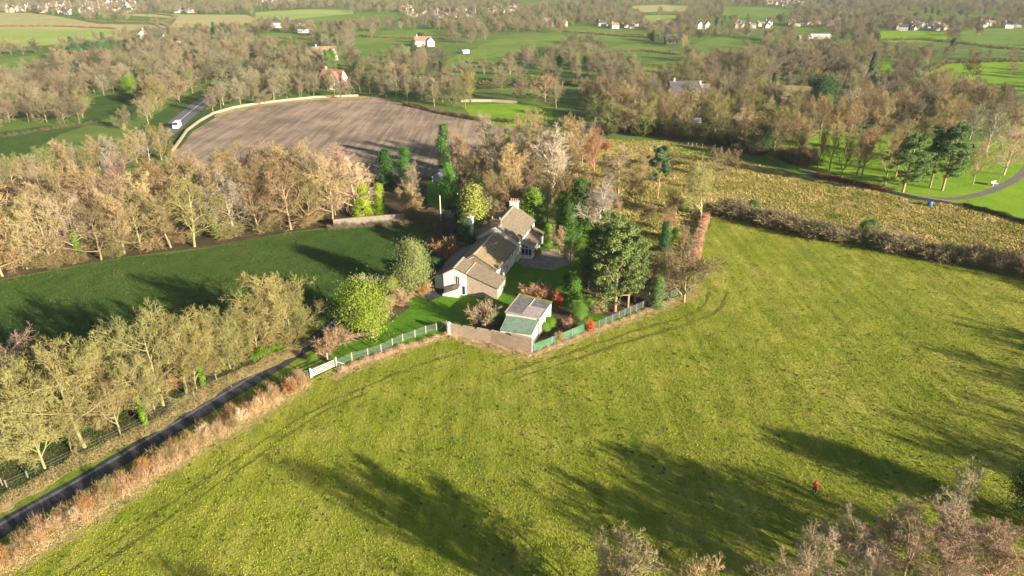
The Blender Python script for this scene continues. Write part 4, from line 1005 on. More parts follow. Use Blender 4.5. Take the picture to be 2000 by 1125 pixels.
for i, (l, lab) in enumerate([([(0, 52), (120, 52), (230, 57)], "thin dark hedge between the cream field and the pale green field at the left"), ([(170, 42), (260, 45), (335, 47)], "thin hedge below the cream field beside the bent track"), ([(300, 27), (345, 33), (330, 40), (310, 45), (330, 52)], "dark hedge bending round the end of the cream field"),
        ([(700, 72), (800, 76), (870, 76)], "hedge across the striped green meadow above the white house"), ([(900, 165), (1010, 166), (1150, 163)], "dark hedge below the shaded strip meadow in the middle"), ([(1100, 62), (1200, 70), (1290, 76)], "hedge along the far meadow in front of the village"),
        ([(1700, 80), (1790, 78), (1870, 84), (1960, 96), (2050, 100)], "curving dark hedge at the foot of the right-hand far meadow"), ([(1760, 160), (1790, 148), (1850, 124), (1960, 121), (2060, 122)], "hedge along the top of the bright meadow at the right"), ([(500, 74), (560, 76), (620, 76)], "hedge in front of the far farm sheds"),
        ([(860, 138), (930, 132), (1000, 126)], "hedge across the sloping meadow right of the avenue"), ([(1180, 104), (1260, 100), (1330, 108)], "dark hedge between the small meadows in the middle")]):
    hedge("field_hedge", l, 2.2, 4, (.20, .15, .09), lab, 26, .22, 20 + i)

for i in range(26):
    t = (i + us.uniform(0, .8)) / 26; x = -20 + 600 * t; yb = 1108 - 355 * t + us.uniform(-9, 9)
    bush(x, yb, us.uniform(1.5, 2.5), us.choice([(.34, .30, .12), (.5, .36, .2), (.26, .2, .1), (.44, .24, .1), (.6, .48, .3)]), "taller shoots standing out of the long tan hedge beside the lane", .8, "shoots in the lane hedge", "hedge_shoot", k=i)
# ------------------------------------------------------------------ rough grass tussocks and field tufts (ground cover)
def tufts(name, polys, n, h, w, cols, label, seed, blades=5, clump=None, yr=(40, 260), minpy=None):
    rng = np.random.default_rng(seed); pts = []
    pr = random.Random(seed)
    wp = [P(x, y) for x, y in polys]; x0, x1, y0, y1 = min(p.x for p in wp), max(p.x for p in wp), max(yr[0], min(p.y for p in wp)), min(yr[1], max(p.y for p in wp))
    wx = [(p.x, p.y) for p in wp]
    while len(pts) < n:
        y = pr.uniform(y0, y1); x = pr.uniform(max(x0, -y * .9 - 10), min(x1, y * .9 + 15))
        if pr.random() > min(1, (95 / y) ** 1.5): continue
        if clump and math.sin(x * clump + 1.1 * math.sin(y * clump * .7)) * math.cos(y * clump * 1.2 + x * .1) < pr.uniform(-1.1, .5): continue
        if inpoly(x, y, wx): pts.append((x, y, 0))
    c = np.array(pts); B = TB()
    s = rng.uniform(.6, 1.3, (n, 1))
    for k in range(blades):
        a = rng.uniform(0, 6.28, n); d = np.stack([np.cos(a), np.sin(a), np.zeros(n)], 1)
        p = c + d * w * .35 * rng.uniform(0, 1, (n, 1)); tip = p + d * w * s * rng.uniform(.2, .9, (n, 1)) + np.array([0, 0, 1]) * h * s
        side = np.stack([-d[:, 1], d[:, 0], 0 * a], 1) * w * .38 * s
        B.add(np.stack([p - side, p + side, tip], 1).reshape(-1, 3), np.arange(n * 3).reshape(-1, 3))
    m_ = bpy.data.materials.new(name); nt, b = nodes_of(m_)
    r = ramp(nt, [(.41, cols[0]), (.5, cols[1]), (.58, cols[2])]); v = coords(nt)
    nt.links.new(mathn(nt, 'DIVIDE', mathn(nt, 'ADD', mathn(nt, 'ADD', noise(nt, .05, 4, .7, v), noise(nt, .2, 4, .6, v)), noise(nt, 2.5, 4, .8, v)), 3.0), r.inputs[0])
    nt.links.new(r.outputs[0], b.inputs["Base Color"]); b.inputs["Roughness"].default_value = .9; b.inputs["Specular IOR Level"].default_value = .1
    o = meshobj(name, B.mesh(name, [m_])); tag(o, label, None, None, "stuff"); return o
tufts("rough_grass", ROUGH, 52000, .30, .28, [(.17, .21, .025), (.38, .32, .09), (.56, .43, .19)], "tan dead tussocks of the rough grassland", 1, 4, .45)
tufts("field_grass", NEAR, 170000, .10, .13, [(.12, .19, .014), (.24, .28, .024), (.31, .315, .05)], "yellow-green grass tufts of the bright field", 2, 3, None, (38, 190))
tufts("weed_clumps", NEAR, 2600, .10, .34, [(.03, .06, .01), (.06, .08, .02), (.12, .10, .05)], "dark weed clumps and molehill scars scattered over the bright field", 7, 5, .11, (38, 190))
tufts("pasture_tufts", LEFT, 30000, .16, .2, [(.02, .055, .011), (.04, .085, .013), (.08, .11, .025)], "green grass tufts of the left pasture", 3, 3, None, (60, 170))
# ------------------------------------------------------------------ building materials
def mat_tiles(name, c0, c1, moss, sc=(3.2, 1.0)):
    m = bpy.data.materials.new(name); nt, b = nodes_of(m)
    v = coords(nt); br = nt.nodes.new("ShaderNodeTexBrick"); nt.links.new(v, br.inputs["Vector"])
    br.inputs["Scale"].default_value = 1; br.inputs["Brick Width"].default_value = .42; br.inputs["Row Height"].default_value = .28; br.inputs["Mortar Size"].default_value = .03
    br.inputs["Color1"].default_value = (*c0, 1); br.inputs["Color2"].default_value = (*c1, 1); br.inputs["Mortar"].default_value = (*[k * .45 for k in c0], 1)
    mp = nt.nodes.new("ShaderNodeMapping"); mp.inputs["Rotation"].default_value = (0, 0, math.radians(90)); nt.links.new(v, mp.inputs[0]); nt.links.new(mp.outputs[0], br.inputs["Vector"])
    k = ramp(nt, [(.42, (0, 0, 0)), (.60, (1, 1, 1))]); nt.links.new(noise(nt, .45, 6, .8, v), k.inputs[0])
    c = mixc(nt, k.outputs[0], br.outputs["Color"], moss)
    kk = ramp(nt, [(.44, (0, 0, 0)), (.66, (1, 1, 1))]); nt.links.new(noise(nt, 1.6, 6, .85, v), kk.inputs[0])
    c = mixc(nt, kk.outputs[0], c, tuple(x * .42 for x in c0))  # dark blotches: stains, with patches of shadow put into the colour
    nt.links.new(c, b.inputs["Base Color"]); b.inputs["Roughness"].default_value = .9
    bump(nt, b, mathn(nt, 'ADD', br.outputs["Fac"], noise(nt, 4, 4, .7, v)), .8, .05)
    return m
def mat_stone(name, cols, mortar, w=.5, h=.25):
    m = bpy.data.materials.new(name); nt, b = nodes_of(m)
    t = nt.nodes.new("ShaderNodeTexCoord"); sx = nt.nodes.new("ShaderNodeSeparateXYZ"); nt.links.new(t.outputs["Object"], sx.inputs[0])
    cx = nt.nodes.new("ShaderNodeCombineXYZ"); nt.links.new(mathn(nt, 'ADD', sx.outputs[0], sx.outputs[1]), cx.inputs[0]); nt.links.new(sx.outputs[2], cx.inputs[1])
    br = nt.nodes.new("ShaderNodeTexBrick"); nt.links.new(cx.outputs[0], br.inputs["Vector"]); br.inputs["Scale"].default_value = 1
    br.inputs["Brick Width"].default_value = w; br.inputs["Row Height"].default_value = h; br.inputs["Mortar Size"].default_value = .02
    br.inputs["Color1"].default_value = (*cols[0], 1); br.inputs["Color2"].default_value = (*cols[1], 1); br.inputs["Mortar"].default_value = (*mortar, 1)
    v = coords(nt); k = ramp(nt, [(.35, (0, 0, 0)), (.7, (1, 1, 1))]); nt.links.new(noise(nt, 1.3, 6, .8, v), k.inputs[0])
    c = mixc(nt, k.outputs[0], br.outputs["Color"], cols[2])
    nt.links.new(c, b.inputs["Base Color"]); b.inputs["Roughness"].default_value = .95
    bump(nt, b, mathn(nt, 'ADD', mathn(nt, 'MULTIPLY', br.outputs["Fac"], -.6), noise(nt, 5, 5, .8, v)), 1, .05)
    return m
M_RENDER = mat_simple("white_render", (.62, .58, .51), .9, .12, .9, .01)
M_WHITE = mat_simple("white_paint", (.62, .62, .60), .5, .06, 2)
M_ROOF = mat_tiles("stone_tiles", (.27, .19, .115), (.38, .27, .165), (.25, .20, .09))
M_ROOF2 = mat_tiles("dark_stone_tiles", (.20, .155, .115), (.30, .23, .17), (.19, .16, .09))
M_STONE = mat_stone("rubble_stone", [(.34, .26, .18), (.22, .16, .11), (.42, .34, .25)], (.30, .24, .18))
M_GWALL = mat_stone("garden_wall_stone", [(.38, .27, .20), (.27, .20, .14), (.46, .34, .26)], (.25, .19, .14), .35, .16)
M_OLDW = mat_stone("shaded_wall_stone", [(.22, .18, .13), (.15, .12, .09), (.27, .23, .17)], (.12, .10, .08), .5, .2)  # stone darkened: the wall's shadow is put into its colour
M_GLASS = mat_simple("dark_glass", (.02, .03, .045), .08, .1, 1)
M_POT = mat_simple("clay_pot", (.55, .20, .10), .8, .2, 4)
M_RIDGE = mat_simple("ridge_stone", (.42, .34, .25), .9, .25, 2, .02)
M_LEAD = mat_simple("grey_lead", (.22, .23, .25), .6, .2, 2)
M_WOODP = mat_simple("weathered_wood", (.42, .37, .31), .85, .3, 5, .01)
M_OLDP = mat_simple("old_post_wood", (.24, .20, .15), .9, .3, 5, .01)
M_CONC = mat_simple("grey_concrete", (.45, .42, .37), .9, .2, 3, .01)
M_DRAIN = mat_simple("dark_gutter", (.04, .04, .045), .5, .1, 3)

# ------------------------------------------------------------------ the farmhouse: local x = across (right), local y = along (away)
HS = 1.16
HO = P(868, 571.5)
HOUSE = empty("farmhouse", (HO.x, HO.y, 0), math.radians(-16))
tag(HOUSE, "long white and stone farmhouse with mossy tiled roofs and tall chimneys", "house")
def gable_block(x0, x1, y0, y1, eL, xr, zr, eR, wall_m, roof_m, roofname="roof", over=.25, th=.16, sag=0.0, front=None):
    """walls with gables at y0 and y1, ridge along y"""
    prof = [(x0, 0), (x1, 0), (x1, eR), (xr, zr), (x0, eL)]
    prof = [(x, z if z == 0 else z - sag - .04 * (sag > 0)) for x, z in prof]
    b = BM(); b.quadbox([(x, y0, z) for x, z in prof], [(x, y1, z) for x, z in prof])
    w = b.obj("wall", wall_m, HOUSE)
    r = BM(); n = 8
    sl = (zr - eL) / (xr - x0); sr = (zr - eR) / (x1 - xr)
    ya, yb = y0 - over, y1 + over * .3
    for i in range(n):
        s0, s1 = i / n, (i + 1) / n; a, c = ya + (yb - ya) * s0, ya + (yb - ya) * s1
        g = lambda s: -sag * math.sin(math.pi * s) + rnd.uniform(-.012, .012)
        g0, g1 = -sag * math.sin(math.pi * s0), -sag * math.sin(math.pi * s1)
        zr_, e1, e2 = zr + .2, eL + .17 - sl * over, eR + .17 - sr * over
        r.v += [(x0 - over, a, e1 + g0), (xr, a, zr_ + g0), (x1 + over, a, e2 + g0), (x0 - over, c, e1 + g1), (xr, c, zr_ + g1), (x1 + over, c, e2 + g1)]
        k = len(r.v) - 6
        r.f += [(k, k + 1, k + 4, k + 3), (k + 1, k + 2, k + 5, k + 4)]
    me = bpy.data.meshes.new(roofname); me.from_pydata(r.v, [], r.f); me.update()
    bb = bmesh.new(); bb.from_mesh(me); bmesh.ops.remove_doubles(bb, verts=bb.verts, dist=.001); bmesh.ops.recalc_face_normals(bb, faces=bb.faces)
    bmesh.ops.solidify(bb, geom=list(bb.faces), thickness=th); bb.to_mesh(me); bb.free()
    me.materials.append(roof_m); ro = meshobj(roofname, me, HOUSE)
    return w, ro
def window(parent, c, w, h, n, side, frame_m=None, bars=1, name="window"):
    """a framed window; c = centre, n = outward normal in the thing's own axes, side = horizontal direction"""
    c, n, s = Vector(c), Vector(n), Vector(side); up = Vector((0, 0, 1)); f = BM(); t = .09
    def bx(u0, u1, v0, v1, d0, d1, bm_):
        q = [c + s * u + up * v for u, v in ((u0, v0), (u1, v0), (u1, v1), (u0, v1))]
        bm_.quadbox([k + n * d0 for k in q], [k + n * d1 for k in q])
    bx(-w / 2, w / 2, h / 2 - t, h / 2, -.02, .07, f); bx(-w / 2 - .06, w / 2 + .06, -h / 2 - .02, -h / 2 + t, -.02, .12, f)
    bx(-w / 2, -w / 2 + t, -h / 2 + t, h / 2 - t, -.02, .07, f); bx(w / 2 - t, w / 2, -h / 2 + t, h / 2 - t, -.02, .07, f)
    for i in range(bars):
        x = -w / 2 + w * (i + 1) / (bars + 1); bx(x - .03, x + .03, -h / 2 + t, h / 2 - t, -.01, .06, f)
    o = f.obj(name, frame_m or M_WHITE, parent)
    g = BM(); bx(-w / 2 + t * .5, w / 2 - t * .5, -h / 2 + t * .5, h / 2 - t * .5, -.01, .025, g); g.obj("pane", M_GLASS, o)
    return o
# gable wing facing the camera: white rendered left part, stone right part
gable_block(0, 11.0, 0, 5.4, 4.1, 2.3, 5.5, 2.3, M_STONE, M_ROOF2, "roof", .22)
BM().quadbox([(.0, -.14, 0), (4.7, -.14, 0), (4.7, -.003, 0), (.0, -.003, 0)], [(.0, -.14, 4.15), (4.7, -.14, 4.50), (4.7, -.003, 4.50), (.0, -.003, 4.15)]).obj("render_panel", M_RENDER, HOUSE)
g = BM(); n0 = len(g.v); g.quadbox([(0, -.145, 4.10), (4.7, -.145, 4.4), (2.3, -.145, 5.45)], [(0, -.004, 4.10), (4.7, -.004, 4.4), (2.3, -.004, 5.45)]); g.obj("gable_render", M_RENDER, HOUSE)
g = BM(); g.bar((4.75, -.3, 4.86), (4.75, 5.4, 4.86), .16, .14); g.obj("roof_verge", M_RIDGE, HOUSE)
g = BM(); g.bar((2.3, -.3, 5.74), (2.3, 5.4, 5.74), .3, .14); g.obj("ridge", M_RIDGE, HOUSE)
window(HOUSE, (2.9, -.14, 3.1), .9, 1.9, (0, -1, 0), (1, 0, 0), bars=1)
g = BM(); g.box(3.75, 4.55, -.2, -.14, .05, 2.15); dd = g.obj("door", M_WHITE, HOUSE); g = BM(); g.box(3.88, 4.42, -.23, -.2, .25, 2.0); g.obj("pane", M_GLASS, dd)
g = BM(); g.quadbox([(.2, -1.5, 0), (3.4, -1.5, 0), (3.4, -.15, 0), (.2, -.15, 0)], [(.2, -1.5, .4), (3.4, -1.5, 1.9), (3.4, -.15, 2.1), (.2, -.15, .6)]); g.obj("cellar_porch", M_RENDER, HOUSE)
g = BM(); g.slab([(2.2, -1.7, 1.95), (3.55, -1.7, 2.0), (3.55, -.15, 2.35), (2.2, -.15, 2.3)], .1); g.obj("porch_roof", M_ROOF2, HOUSE)
window(HOUSE, (11.0, 2.6, 1.35), 1.6, 1.0, (1, 0, 0), (0, 1, 0), bars=2)
# lean-to along the shaded left side
g = BM(); g.quadbox([(-2.6, 1.6, 0), (-.003, 1.6, 0), (-.003, 17, 0), (-2.6, 17, 0)], [(-2.6, 1.6, 2.6), (-.003, 1.6, 3.6), (-.003, 17, 3.6), (-2.6, 17, 2.6)]); g.obj("side_wall", M_RENDER, HOUSE)
g = BM(); g.slab([(-2.9, 1.4, 2.68), (.0, 1.4, 3.82), (.0, 17.2, 3.82), (-2.9, 17.2, 2.68)], .12); g.obj("side_roof", M_ROOF2, HOUSE)
# middle range
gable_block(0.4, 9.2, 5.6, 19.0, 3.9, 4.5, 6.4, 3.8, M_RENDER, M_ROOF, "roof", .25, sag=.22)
g = BM(); g.quadbox([(.5, 5.5, 3), (9.15, 5.5, 3), (9.15, 5.5, 3.45), (4.5, 5.5, 5.9), (.5, 5.5, 3.5)], [(.5, 5.58, 3), (9.15, 5.58, 3), (9.15, 5.58, 3.45), (4.5, 5.58, 5.9), (.5, 5.58, 3.5)]); g.obj("gable_cladding", M_ROOF2, HOUSE)
g = BM()
for i in range(10): g.bar((4.5, 5.3 + 1.36 * i, 6.66 - .22 * math.sin(math.pi * i / 10)), (4.5, 5.3 + 1.36 * (i + 1), 6.66 - .22 * math.sin(math.pi * (i + 1) / 10)), .34, .16)
g.obj("ridge", M_RIDGE, HOUSE)
for y, z, w, h in ((8.0, 2.4, .8, .9), (10.3, 2.2, .9, 1.3), (14.2, 2.7, 1.0, 1.1), (16.8, 2.7, 1.0, 1.1)):
    window(HOUSE, (9.2, y, z), w, h, (1, 0, 0), (0, 1, 0))
g = BM(); g.box(9.2, 9.26, 12.0, 12.9, .05, 2.1); dd = g.obj("door", M_WHITE, HOUSE); g = BM(); g.box(9.26, 9.29, 12.2, 12.7, 1.0, 1.9); g.obj("pane", M_GLASS, dd)
# tall far block
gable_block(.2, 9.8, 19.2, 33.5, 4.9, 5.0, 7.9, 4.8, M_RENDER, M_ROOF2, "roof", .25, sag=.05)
g = BM(); g.bar((5.0, 19.2, 8.18), (5.0, 33.5, 8.18), .34, .16); g.obj("ridge", M_RIDGE, HOUSE)
for y in (21.5, 25.6, 30.5): window(HOUSE, (9.8, y, 3.95), 1.1, 1.15, (1, 0, 0), (0, 1, 0), bars=2)
window(HOUSE, (9.8, 20.8, 1.5), 1.0, 1.2, (1, 0, 0), (0, 1, 0))
def chimney(x0, x1, y0, y1, z0, z1, m_, pots, label=None):
    g = BM(); g.box(x0, x1, y0, y1, z0, z1 - .22); g.box(x0 - .09, x1 + .09, y0 - .09, y1 + .09, z1 - .22, z1)
    o = g.obj("chimney", m_, HOUSE)
    if label: o["label"] = label
    for i in range(pots):
        cx = (x0 + x1) / 2 if pots == 1 else x0 + .25 + (x1 - x0 - .5) * i / (pots - 1)
        q = BM(); q.cyl((cx, (y0 + y1) / 2, z1), .17, .55, 10, .14); q.cyl((cx, (y0 + y1) / 2, z1 + .55), .18, .07, 10); q.obj("chimney_pot", M_POT, o)
chimney(4.0, 6.0, 32.6, 33.5, 6.8, 9.2, M_RENDER, 4, "cream chimney with four clay pots")
chimney(3.6, 5.8, 19.25, 20.1, 7.0, 9.1, M_STONE, 2, "short grey stone chimney on the near gable")
g = BM(); g.quadbox([(-4.2, 22, 0), (.19, 22, 0), (.19, 28, 0), (-4.2, 28, 0)], [(-4.2, 22, 3.2), (.19, 22, 4.6), (.19, 28, 4.6), (-4.2, 28, 3.2)]); g.obj("rear_wall", M_RENDER, HOUSE)
g = BM(); g.slab([(-4.5, 21.8, 3.25), (.19, 21.8, 4.85), (.19, 28.2, 4.85), (-4.5, 28.2, 3.25)], .14); g.obj("rear_roof", M_ROOF2, HOUSE)
chimney(-3.2, -2.0, 23.2, 24.2, 2.8, 7.8, M_WHITE, 1, "white rendered chimney on the rear wing")
# conservatory and lean-to on the garden side of the tall block
g = BM(); g.box(9.803, 12.3, 21.5, 32.2, 0, .75); g.obj("plinth_wall", M_RENDER, HOUSE)
g = BM()
for i in range(12):
    y = 21.5 + 10.7 * i / 11; g.bar((12.25, y, .75), (12.25, y, 2.35), .11)
for z in (.82, 1.6, 2.35): g.bar((12.25, 21.5, z), (12.25, 32.2, z), .10)
for x in (9.9, 10.7, 11.5): 
    g.bar((x, 21.55, .75), (x, 21.55, 2.35 + (12.25 - x) * .5), .1)
g.bar((9.85, 21.55, 2.4), (12.25, 21.55, 2.35), .1)
fr = g.obj("glazing_frame", M_WHITE, HOUSE)
g = BM(); g.quadbox([(9.82, 21.62, .75), (12.2, 21.62, .75), (12.2, 32.1, .75), (9.82, 32.1, .75)], [(9.82, 21.62, 3.4), (12.2, 21.62, 2.3), (12.2, 32.1, 2.3), (9.82, 32.1, 3.4)]); g.obj("glazing", M_GLASS, HOUSE)
g = BM(); g.slab([(9.81, 22.9, 3.58), (12.55, 22.9, 2.42), (12.55, 32.5, 2.42), (9.81, 32.5, 3.58)], .12); g.obj("lean_to_roof", M_ROOF2, HOUSE)
g = BM(); g.slab([(9.81, 21.4, 3.54), (12.5, 21.4, 2.40), (12.5, 22.88, 2.40), (9.81, 22.88, 3.54)], .06); g.obj("glass_roof", M_LEAD, HOUSE)
g = BM(); g.bar((9.55, 5.4, 3.72), (9.55, 19.1, 3.6), .1); g.bar((10.12, 19.2, 4.72), (10.12, 33.6, 4.72), .1); g.bar((9.95, 19.5, .0), (9.95, 19.5, 4.7), .09); g.obj("gutter", M_DRAIN, HOUSE)

# ------------------------------------------------------------------ shed with two roofs behind the garden wall
SHED = empty("shed", tuple(P(1015, 640)))
tag(SHED, "low stone shed with a green corrugated roof in front and a grey felt roof behind", "shed")
def sl(v): return Vector(v) - SHED.location
def S3(px, py, z): q = P(px, py, z); return (q.x - SHED.location.x, q.y - SHED.location.y, z)
a, b_, c_, d_ = S3(975, 646, 2.7), S3(1039.5, 655, 2.7), S3(1054, 625, 3.1), S3(989, 617, 3.1)
lo = lambda p, z=0: (p[0], p[1], z)
ctr = [(a[i] + b_[i] + c_[i] + d_[i]) / 4 for i in range(2)]
ins = lambda p, k=.94: (ctr[0] + (p[0] - ctr[0]) * k, ctr[1] + (p[1] - ctr[1]) * k)
w = BM(); w.quadbox([(*ins(p), 0) for p in (a, b_, c_, d_)], [(*ins(p), p[2] - .12) for p in (a, b_, c_, d_)]); w.obj("front_wall", M_RENDER, SHED)
M_GREEN = mat_simple("green_corrugated", (.20, .28, .21), .6, .3, 1.2, 0, (.12, .17, .12))
cor = BM(); N_ = 22
A_, B_, C_, D_ = map(Vector, (a, b_, c_, d_))
for i in range(N_ * 2):
    u0, u1 = i / (N_ * 2), (i + 1) / (N_ * 2); z0, z1 = (.15 if i % 2 else 0), (0 if i % 2 else .15)
    p = [A_.lerp(B_, u0) + Vector((0, 0, z0)), A_.lerp(B_, u1) + Vector((0, 0, z1)), D_.lerp(C_, u1) + Vector((0, 0, z1)), D_.lerp(C_, u0) + Vector((0, 0, z0))]
    cor.poly(p)
cor.obj("corrugated_roof", M_GREEN, SHED)
e, f_, g_, h_ = S3(986, 610, 3.7), S3(1055, 622, 3.7), S3(1078.5, 590, 3.5), S3(1015, 574, 3.5)
ctr = [(e[i] + f_[i] + g_[i] + h_[i]) / 4 for i in range(2)]
w = BM(); w.quadbox([(*ins(p, .96), 0) for p in (e, f_, g_, h_)], [(*ins(p, .96), p[2] - .05) for p in (e, f_, g_, h_)]); w.obj("rear_wall", M_RENDER, SHED)
M_FELT = mat_simple("grey_felt", (.19, .17, .17), .9, .35, 1.0, .02, (.11, .095, .09))
M_FELT2 = mat_simple("pink_grey_panels", (.42, .34, .33), .8, .15, 2.0)
M_MOSS = mat_simple("roof_moss", (.28, .26, .03), 1, .4, 2.0, .08, (.12, .13, .02))
r = BM(); r.slab([(p[0], p[1], p[2] + .1) for p in (e, f_, g_, h_)], .14); r.obj("felt_roof", M_FELT, SHED)
E, F_, G_, H_ = map(Vector, (e, f_, g_, h_))
def onroof(u, v, dz): return E.lerp(F_, u).lerp(H_.lerp(G_, u), v) + Vector((0, 0, dz))
def rpatch(u0, u1, v0, v1, dz, m_, name, t=.03):
    q = BM(); q.slab([tuple(onroof(u, v, dz)) for u, v in ((u0, v0), (u1, v0), (u1, v1), (u0, v1))], t); return q.obj(name, m_, SHED)
for i in range(4):
    for j in range(3): rpatch(.46 + i * .125, .46 + i * .125 + .118, .05 + j * .16, .05 + j * .16 + .15, .13, M_FELT2, "roof_panel", .025)
rpatch(.02, 1.0, .90, 1.0, .16, M_MOSS, "moss_strip", .05)
rpatch(.49, .515, .5, .92, .17, M_WHITE, "roof_batten", .05)
rpatch(.0, .025, 0, 1.0, .17, M_RIDGE, "roof_edge_board", .06)
rpatch(.0, 1.0, -.02, .02, .17, M_RIDGE, "roof_edge_board", .12)
for i in range(1, 6): rpatch(.03, .98, i / 6.5, i / 6.5 + .008, .125, M_DRAIN, "felt_seam", .012)
sv = (Vector(g_) - Vector(f_)); sv.z = 0; sv.normalize(); sn = Vector((sv.y, -sv.x, 0))
wc = Vector(f_).lerp(Vector(g_), .28); wc.z = 2.3
window(SHED, tuple(wc - sn * .16), 1.5, .8, tuple(sn), tuple(sv), bars=2)
wc = Vector(b_).lerp(Vector(c_), .55); wc.z = 2.1; window(SHED, tuple(wc - sn * .15), .5, .6, tuple(sn), tuple(sv), bars=0)
q = BM(); pp = Vector(f_) + sn * .02; q.bar((pp.x, pp.y, 0), (pp.x, pp.y, 3.6), .1); q.obj("drainpipe", M_DRAIN, SHED)

# ------------------------------------------------------------------ walls, fences, gate
def wall_thing(name, pts, hs, th, m_, label, cope=None):
    root = empty(name, tuple(pts[0])); o = pts[0]
    g = BM(); cp = BM()
    for i in range(len(pts) - 1):
        a, b = pts[i] - o, pts[i + 1] - o; d = (b - a).normalized(); nx = Vector((-d.y, d.x, 0)) * th / 2; e_ = d * th * .2
        n = max(1, int((b - a).length / 2.5))
        for k in range(n):
            p, q = a.lerp(b, k / n), a.lerp(b, (k + 1) / n); h0 = hs[i] + (hs[i + 1] - hs[i]) * k / n + (rnd.uniform(-.04, .04) if k else 0); h1 = hs[i] + (hs[i + 1] - hs[i]) * (k + 1) / n
            g.quadbox([p - nx, q - nx, q + nx, p + nx], [(p - nx) + Vector((0, 0, h0)), (q - nx) + Vector((0, 0, h0)), (q + nx) + Vector((0, 0, h0)), (p + nx) + Vector((0, 0, h0))])
            z0 = Vector((0, 0, h0 + .004)); kx = nx * 1.25
            cp.quadbox([p - kx + z0, q - kx * .98 + z0, q + kx + z0, p + kx + z0], [p - kx * .8 + z0 + Vector((0, 0, .14)), q - kx * .8 + z0 + Vector((0, 0, .14)), q + kx * .8 + z0 + Vector((0, 0, .14)), p + kx * .8 + z0 + Vector((0, 0, .14))])
    g.obj("masonry", m_, root); cp.obj("coping", cope or m_, root)
    tag(root, label, "wall"); return root
wall_thing("garden_wall", [P(879, 652), P(905, 657), P(960, 669), P(1000, 680), P(1039.5, 690)], [1.9, 2.0, 2.3, 2.7, 3.0], .5, M_GWALL, "old brown stone garden wall in front of the shed, facing the bright field", M_GWALL)
g = BM(); q = P(877, 652); g.cyl((0, 0, 0), .42, 2.1, 8, .4); g.cyl((0, 0, 2.1), .5, .3, 8, .1); o = g.obj("gate_pier", M_CONC); o.location = (q.x, q.y, 0); tag(o, "round stone pier with a pale cap at the left end of the garden wall", "pier")
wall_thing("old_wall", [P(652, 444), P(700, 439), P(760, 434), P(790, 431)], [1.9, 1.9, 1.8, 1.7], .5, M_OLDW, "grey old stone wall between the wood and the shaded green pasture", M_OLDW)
wall_thing("stone_wall", [P(338, 296), P(366, 256), P(390, 238), P(417, 223), P(455, 212), P(500, 204), P(560, 197), P(620, 191), P(700, 188)], [.8] * 9, .6, M_GWALL, "low brown field wall curving round the far left edge of the ploughed field")
wall_thing("park_wall", [P(1560, 335), P(1640, 352), P(1700, 368), P(1790, 388), P(1880, 403)], [.8, .8, .7, .7, .7], .5, M_STONE, "low pale stone wall between the park lawn and the rough grass")
wall_thing("stone_wall", [P(900, 199), P(960, 199), P(1010, 202)], [1.1, 1.1, 1.1], .5, M_STONE, "pale stone wall along the back of the small bright paddock beyond the plough")

M_NET = bpy.data.materials.new("wire_net"); nt, b = nodes_of(M_NET)
b.inputs["Base Color"].default_value = (.14, .19, .15, 1); b.inputs["Roughness"].default_value = .6; b.inputs["Alpha"].default_value = .2
M_GNET = mat_simple("green_netting", (.06, .15, .07), .8, .25, .8)
M_GNET.node_tree.nodes["Principled BSDF"].inputs["Alpha"].default_value = .85
def net_fence(name, pxs, H, m_net, label, post_m, pr=.07, braces=True, rails=(0.3, .75, 1.0), netlabel=None, netname="netting"):
    pts = [P(x, y) for x, y in pxs]; o = pts[0]; root = empty(name, (o.x, o.y, 0)); tag(root, label, "fence")
    for i, p in enumerate(pts):
        g = BM(); q = p - o; g.quadbox([(q.x - pr, q.y - pr, 0), (q.x + pr, q.y - pr, 0), (q.x + pr, q.y + pr, 0), (q.x - pr, q.y + pr, 0)], [(q.x - pr, q.y - pr, H), (q.x + pr, q.y - pr, H), (q.x + pr, q.y + pr, H), (q.x - pr, q.y + pr, H)])
        g.obj("post", post_m, root)
    if braces:
        for i, j in ((0, 1), (-1, -2)):
            a, b = pts[i] - o, pts[j] - o; d = (b - a).normalized(); g = BM(); g.bar(a + Vector((0, 0, H * .75)), a + d * 1.5 + Vector((0, 0, .05)), .1); g.obj("brace", post_m, root)
    nb = BM(); wr = BM()
    for i in range(len(pts) - 1):
        a, b = pts[i] - o, pts[i + 1] - o; nb.poly([a + Vector((0, 0, .05)), b + Vector((0, 0, .05)), b + Vector((0, 0, H * .93)), a + Vector((0, 0, H * .93))])
        for r_ in rails: wr.bar(a + Vector((0, 0, H * .95 * r_)), b + Vector((0, 0, H * .95 * r_)), .012 if post_m is not M_WOODP or m_net else .03)
    n_ = (nb.obj(netname, m_net, root) if m_net else None)
    wr.obj("wire", M_LEAD, root)
    return root
net_fence("net_fence", [(657.7, 718), (688, 704), (719, 696), (745, 687), (767, 676), (787, 667), (811, 659), (832, 651), (853, 645), (873, 641)], 1.5, M_NET, "fence of pale posts and grey-green wire net from the gate to the garden wall", M_WOODP)
net_fence("wire_fence", [(1156, 645), (1170, 640), (1183, 634), (1196, 628), (1209, 622), (1220, 617), (1231, 612), (1243, 607), (1255, 602), (1267, 597), (1279, 592), (1292, 587), (1306, 582), (1322, 576)], 1.5, M_NET, "pale wire fence with many thin posts below the garden pines", M_LEAD, .05, False)
net_fence("windbreak_fence", [(1043, 688), (1078, 674), (1118, 658), (1150, 644)], 1.7, M_GNET, "fence covered in green netting right of the shed", M_LEAD, .06, False, (.5, 1.0), netname="green_netting")
net_fence("post_and_wire_fence", [(5, 948), (14, 952), (55, 934), (150, 888), (236, 850), (380, 776), (423, 742)], 1.15, None, "old wooden posts with wire at the foot of the yellow-green trees", M_OLDP, .06, False, (.5, .9))
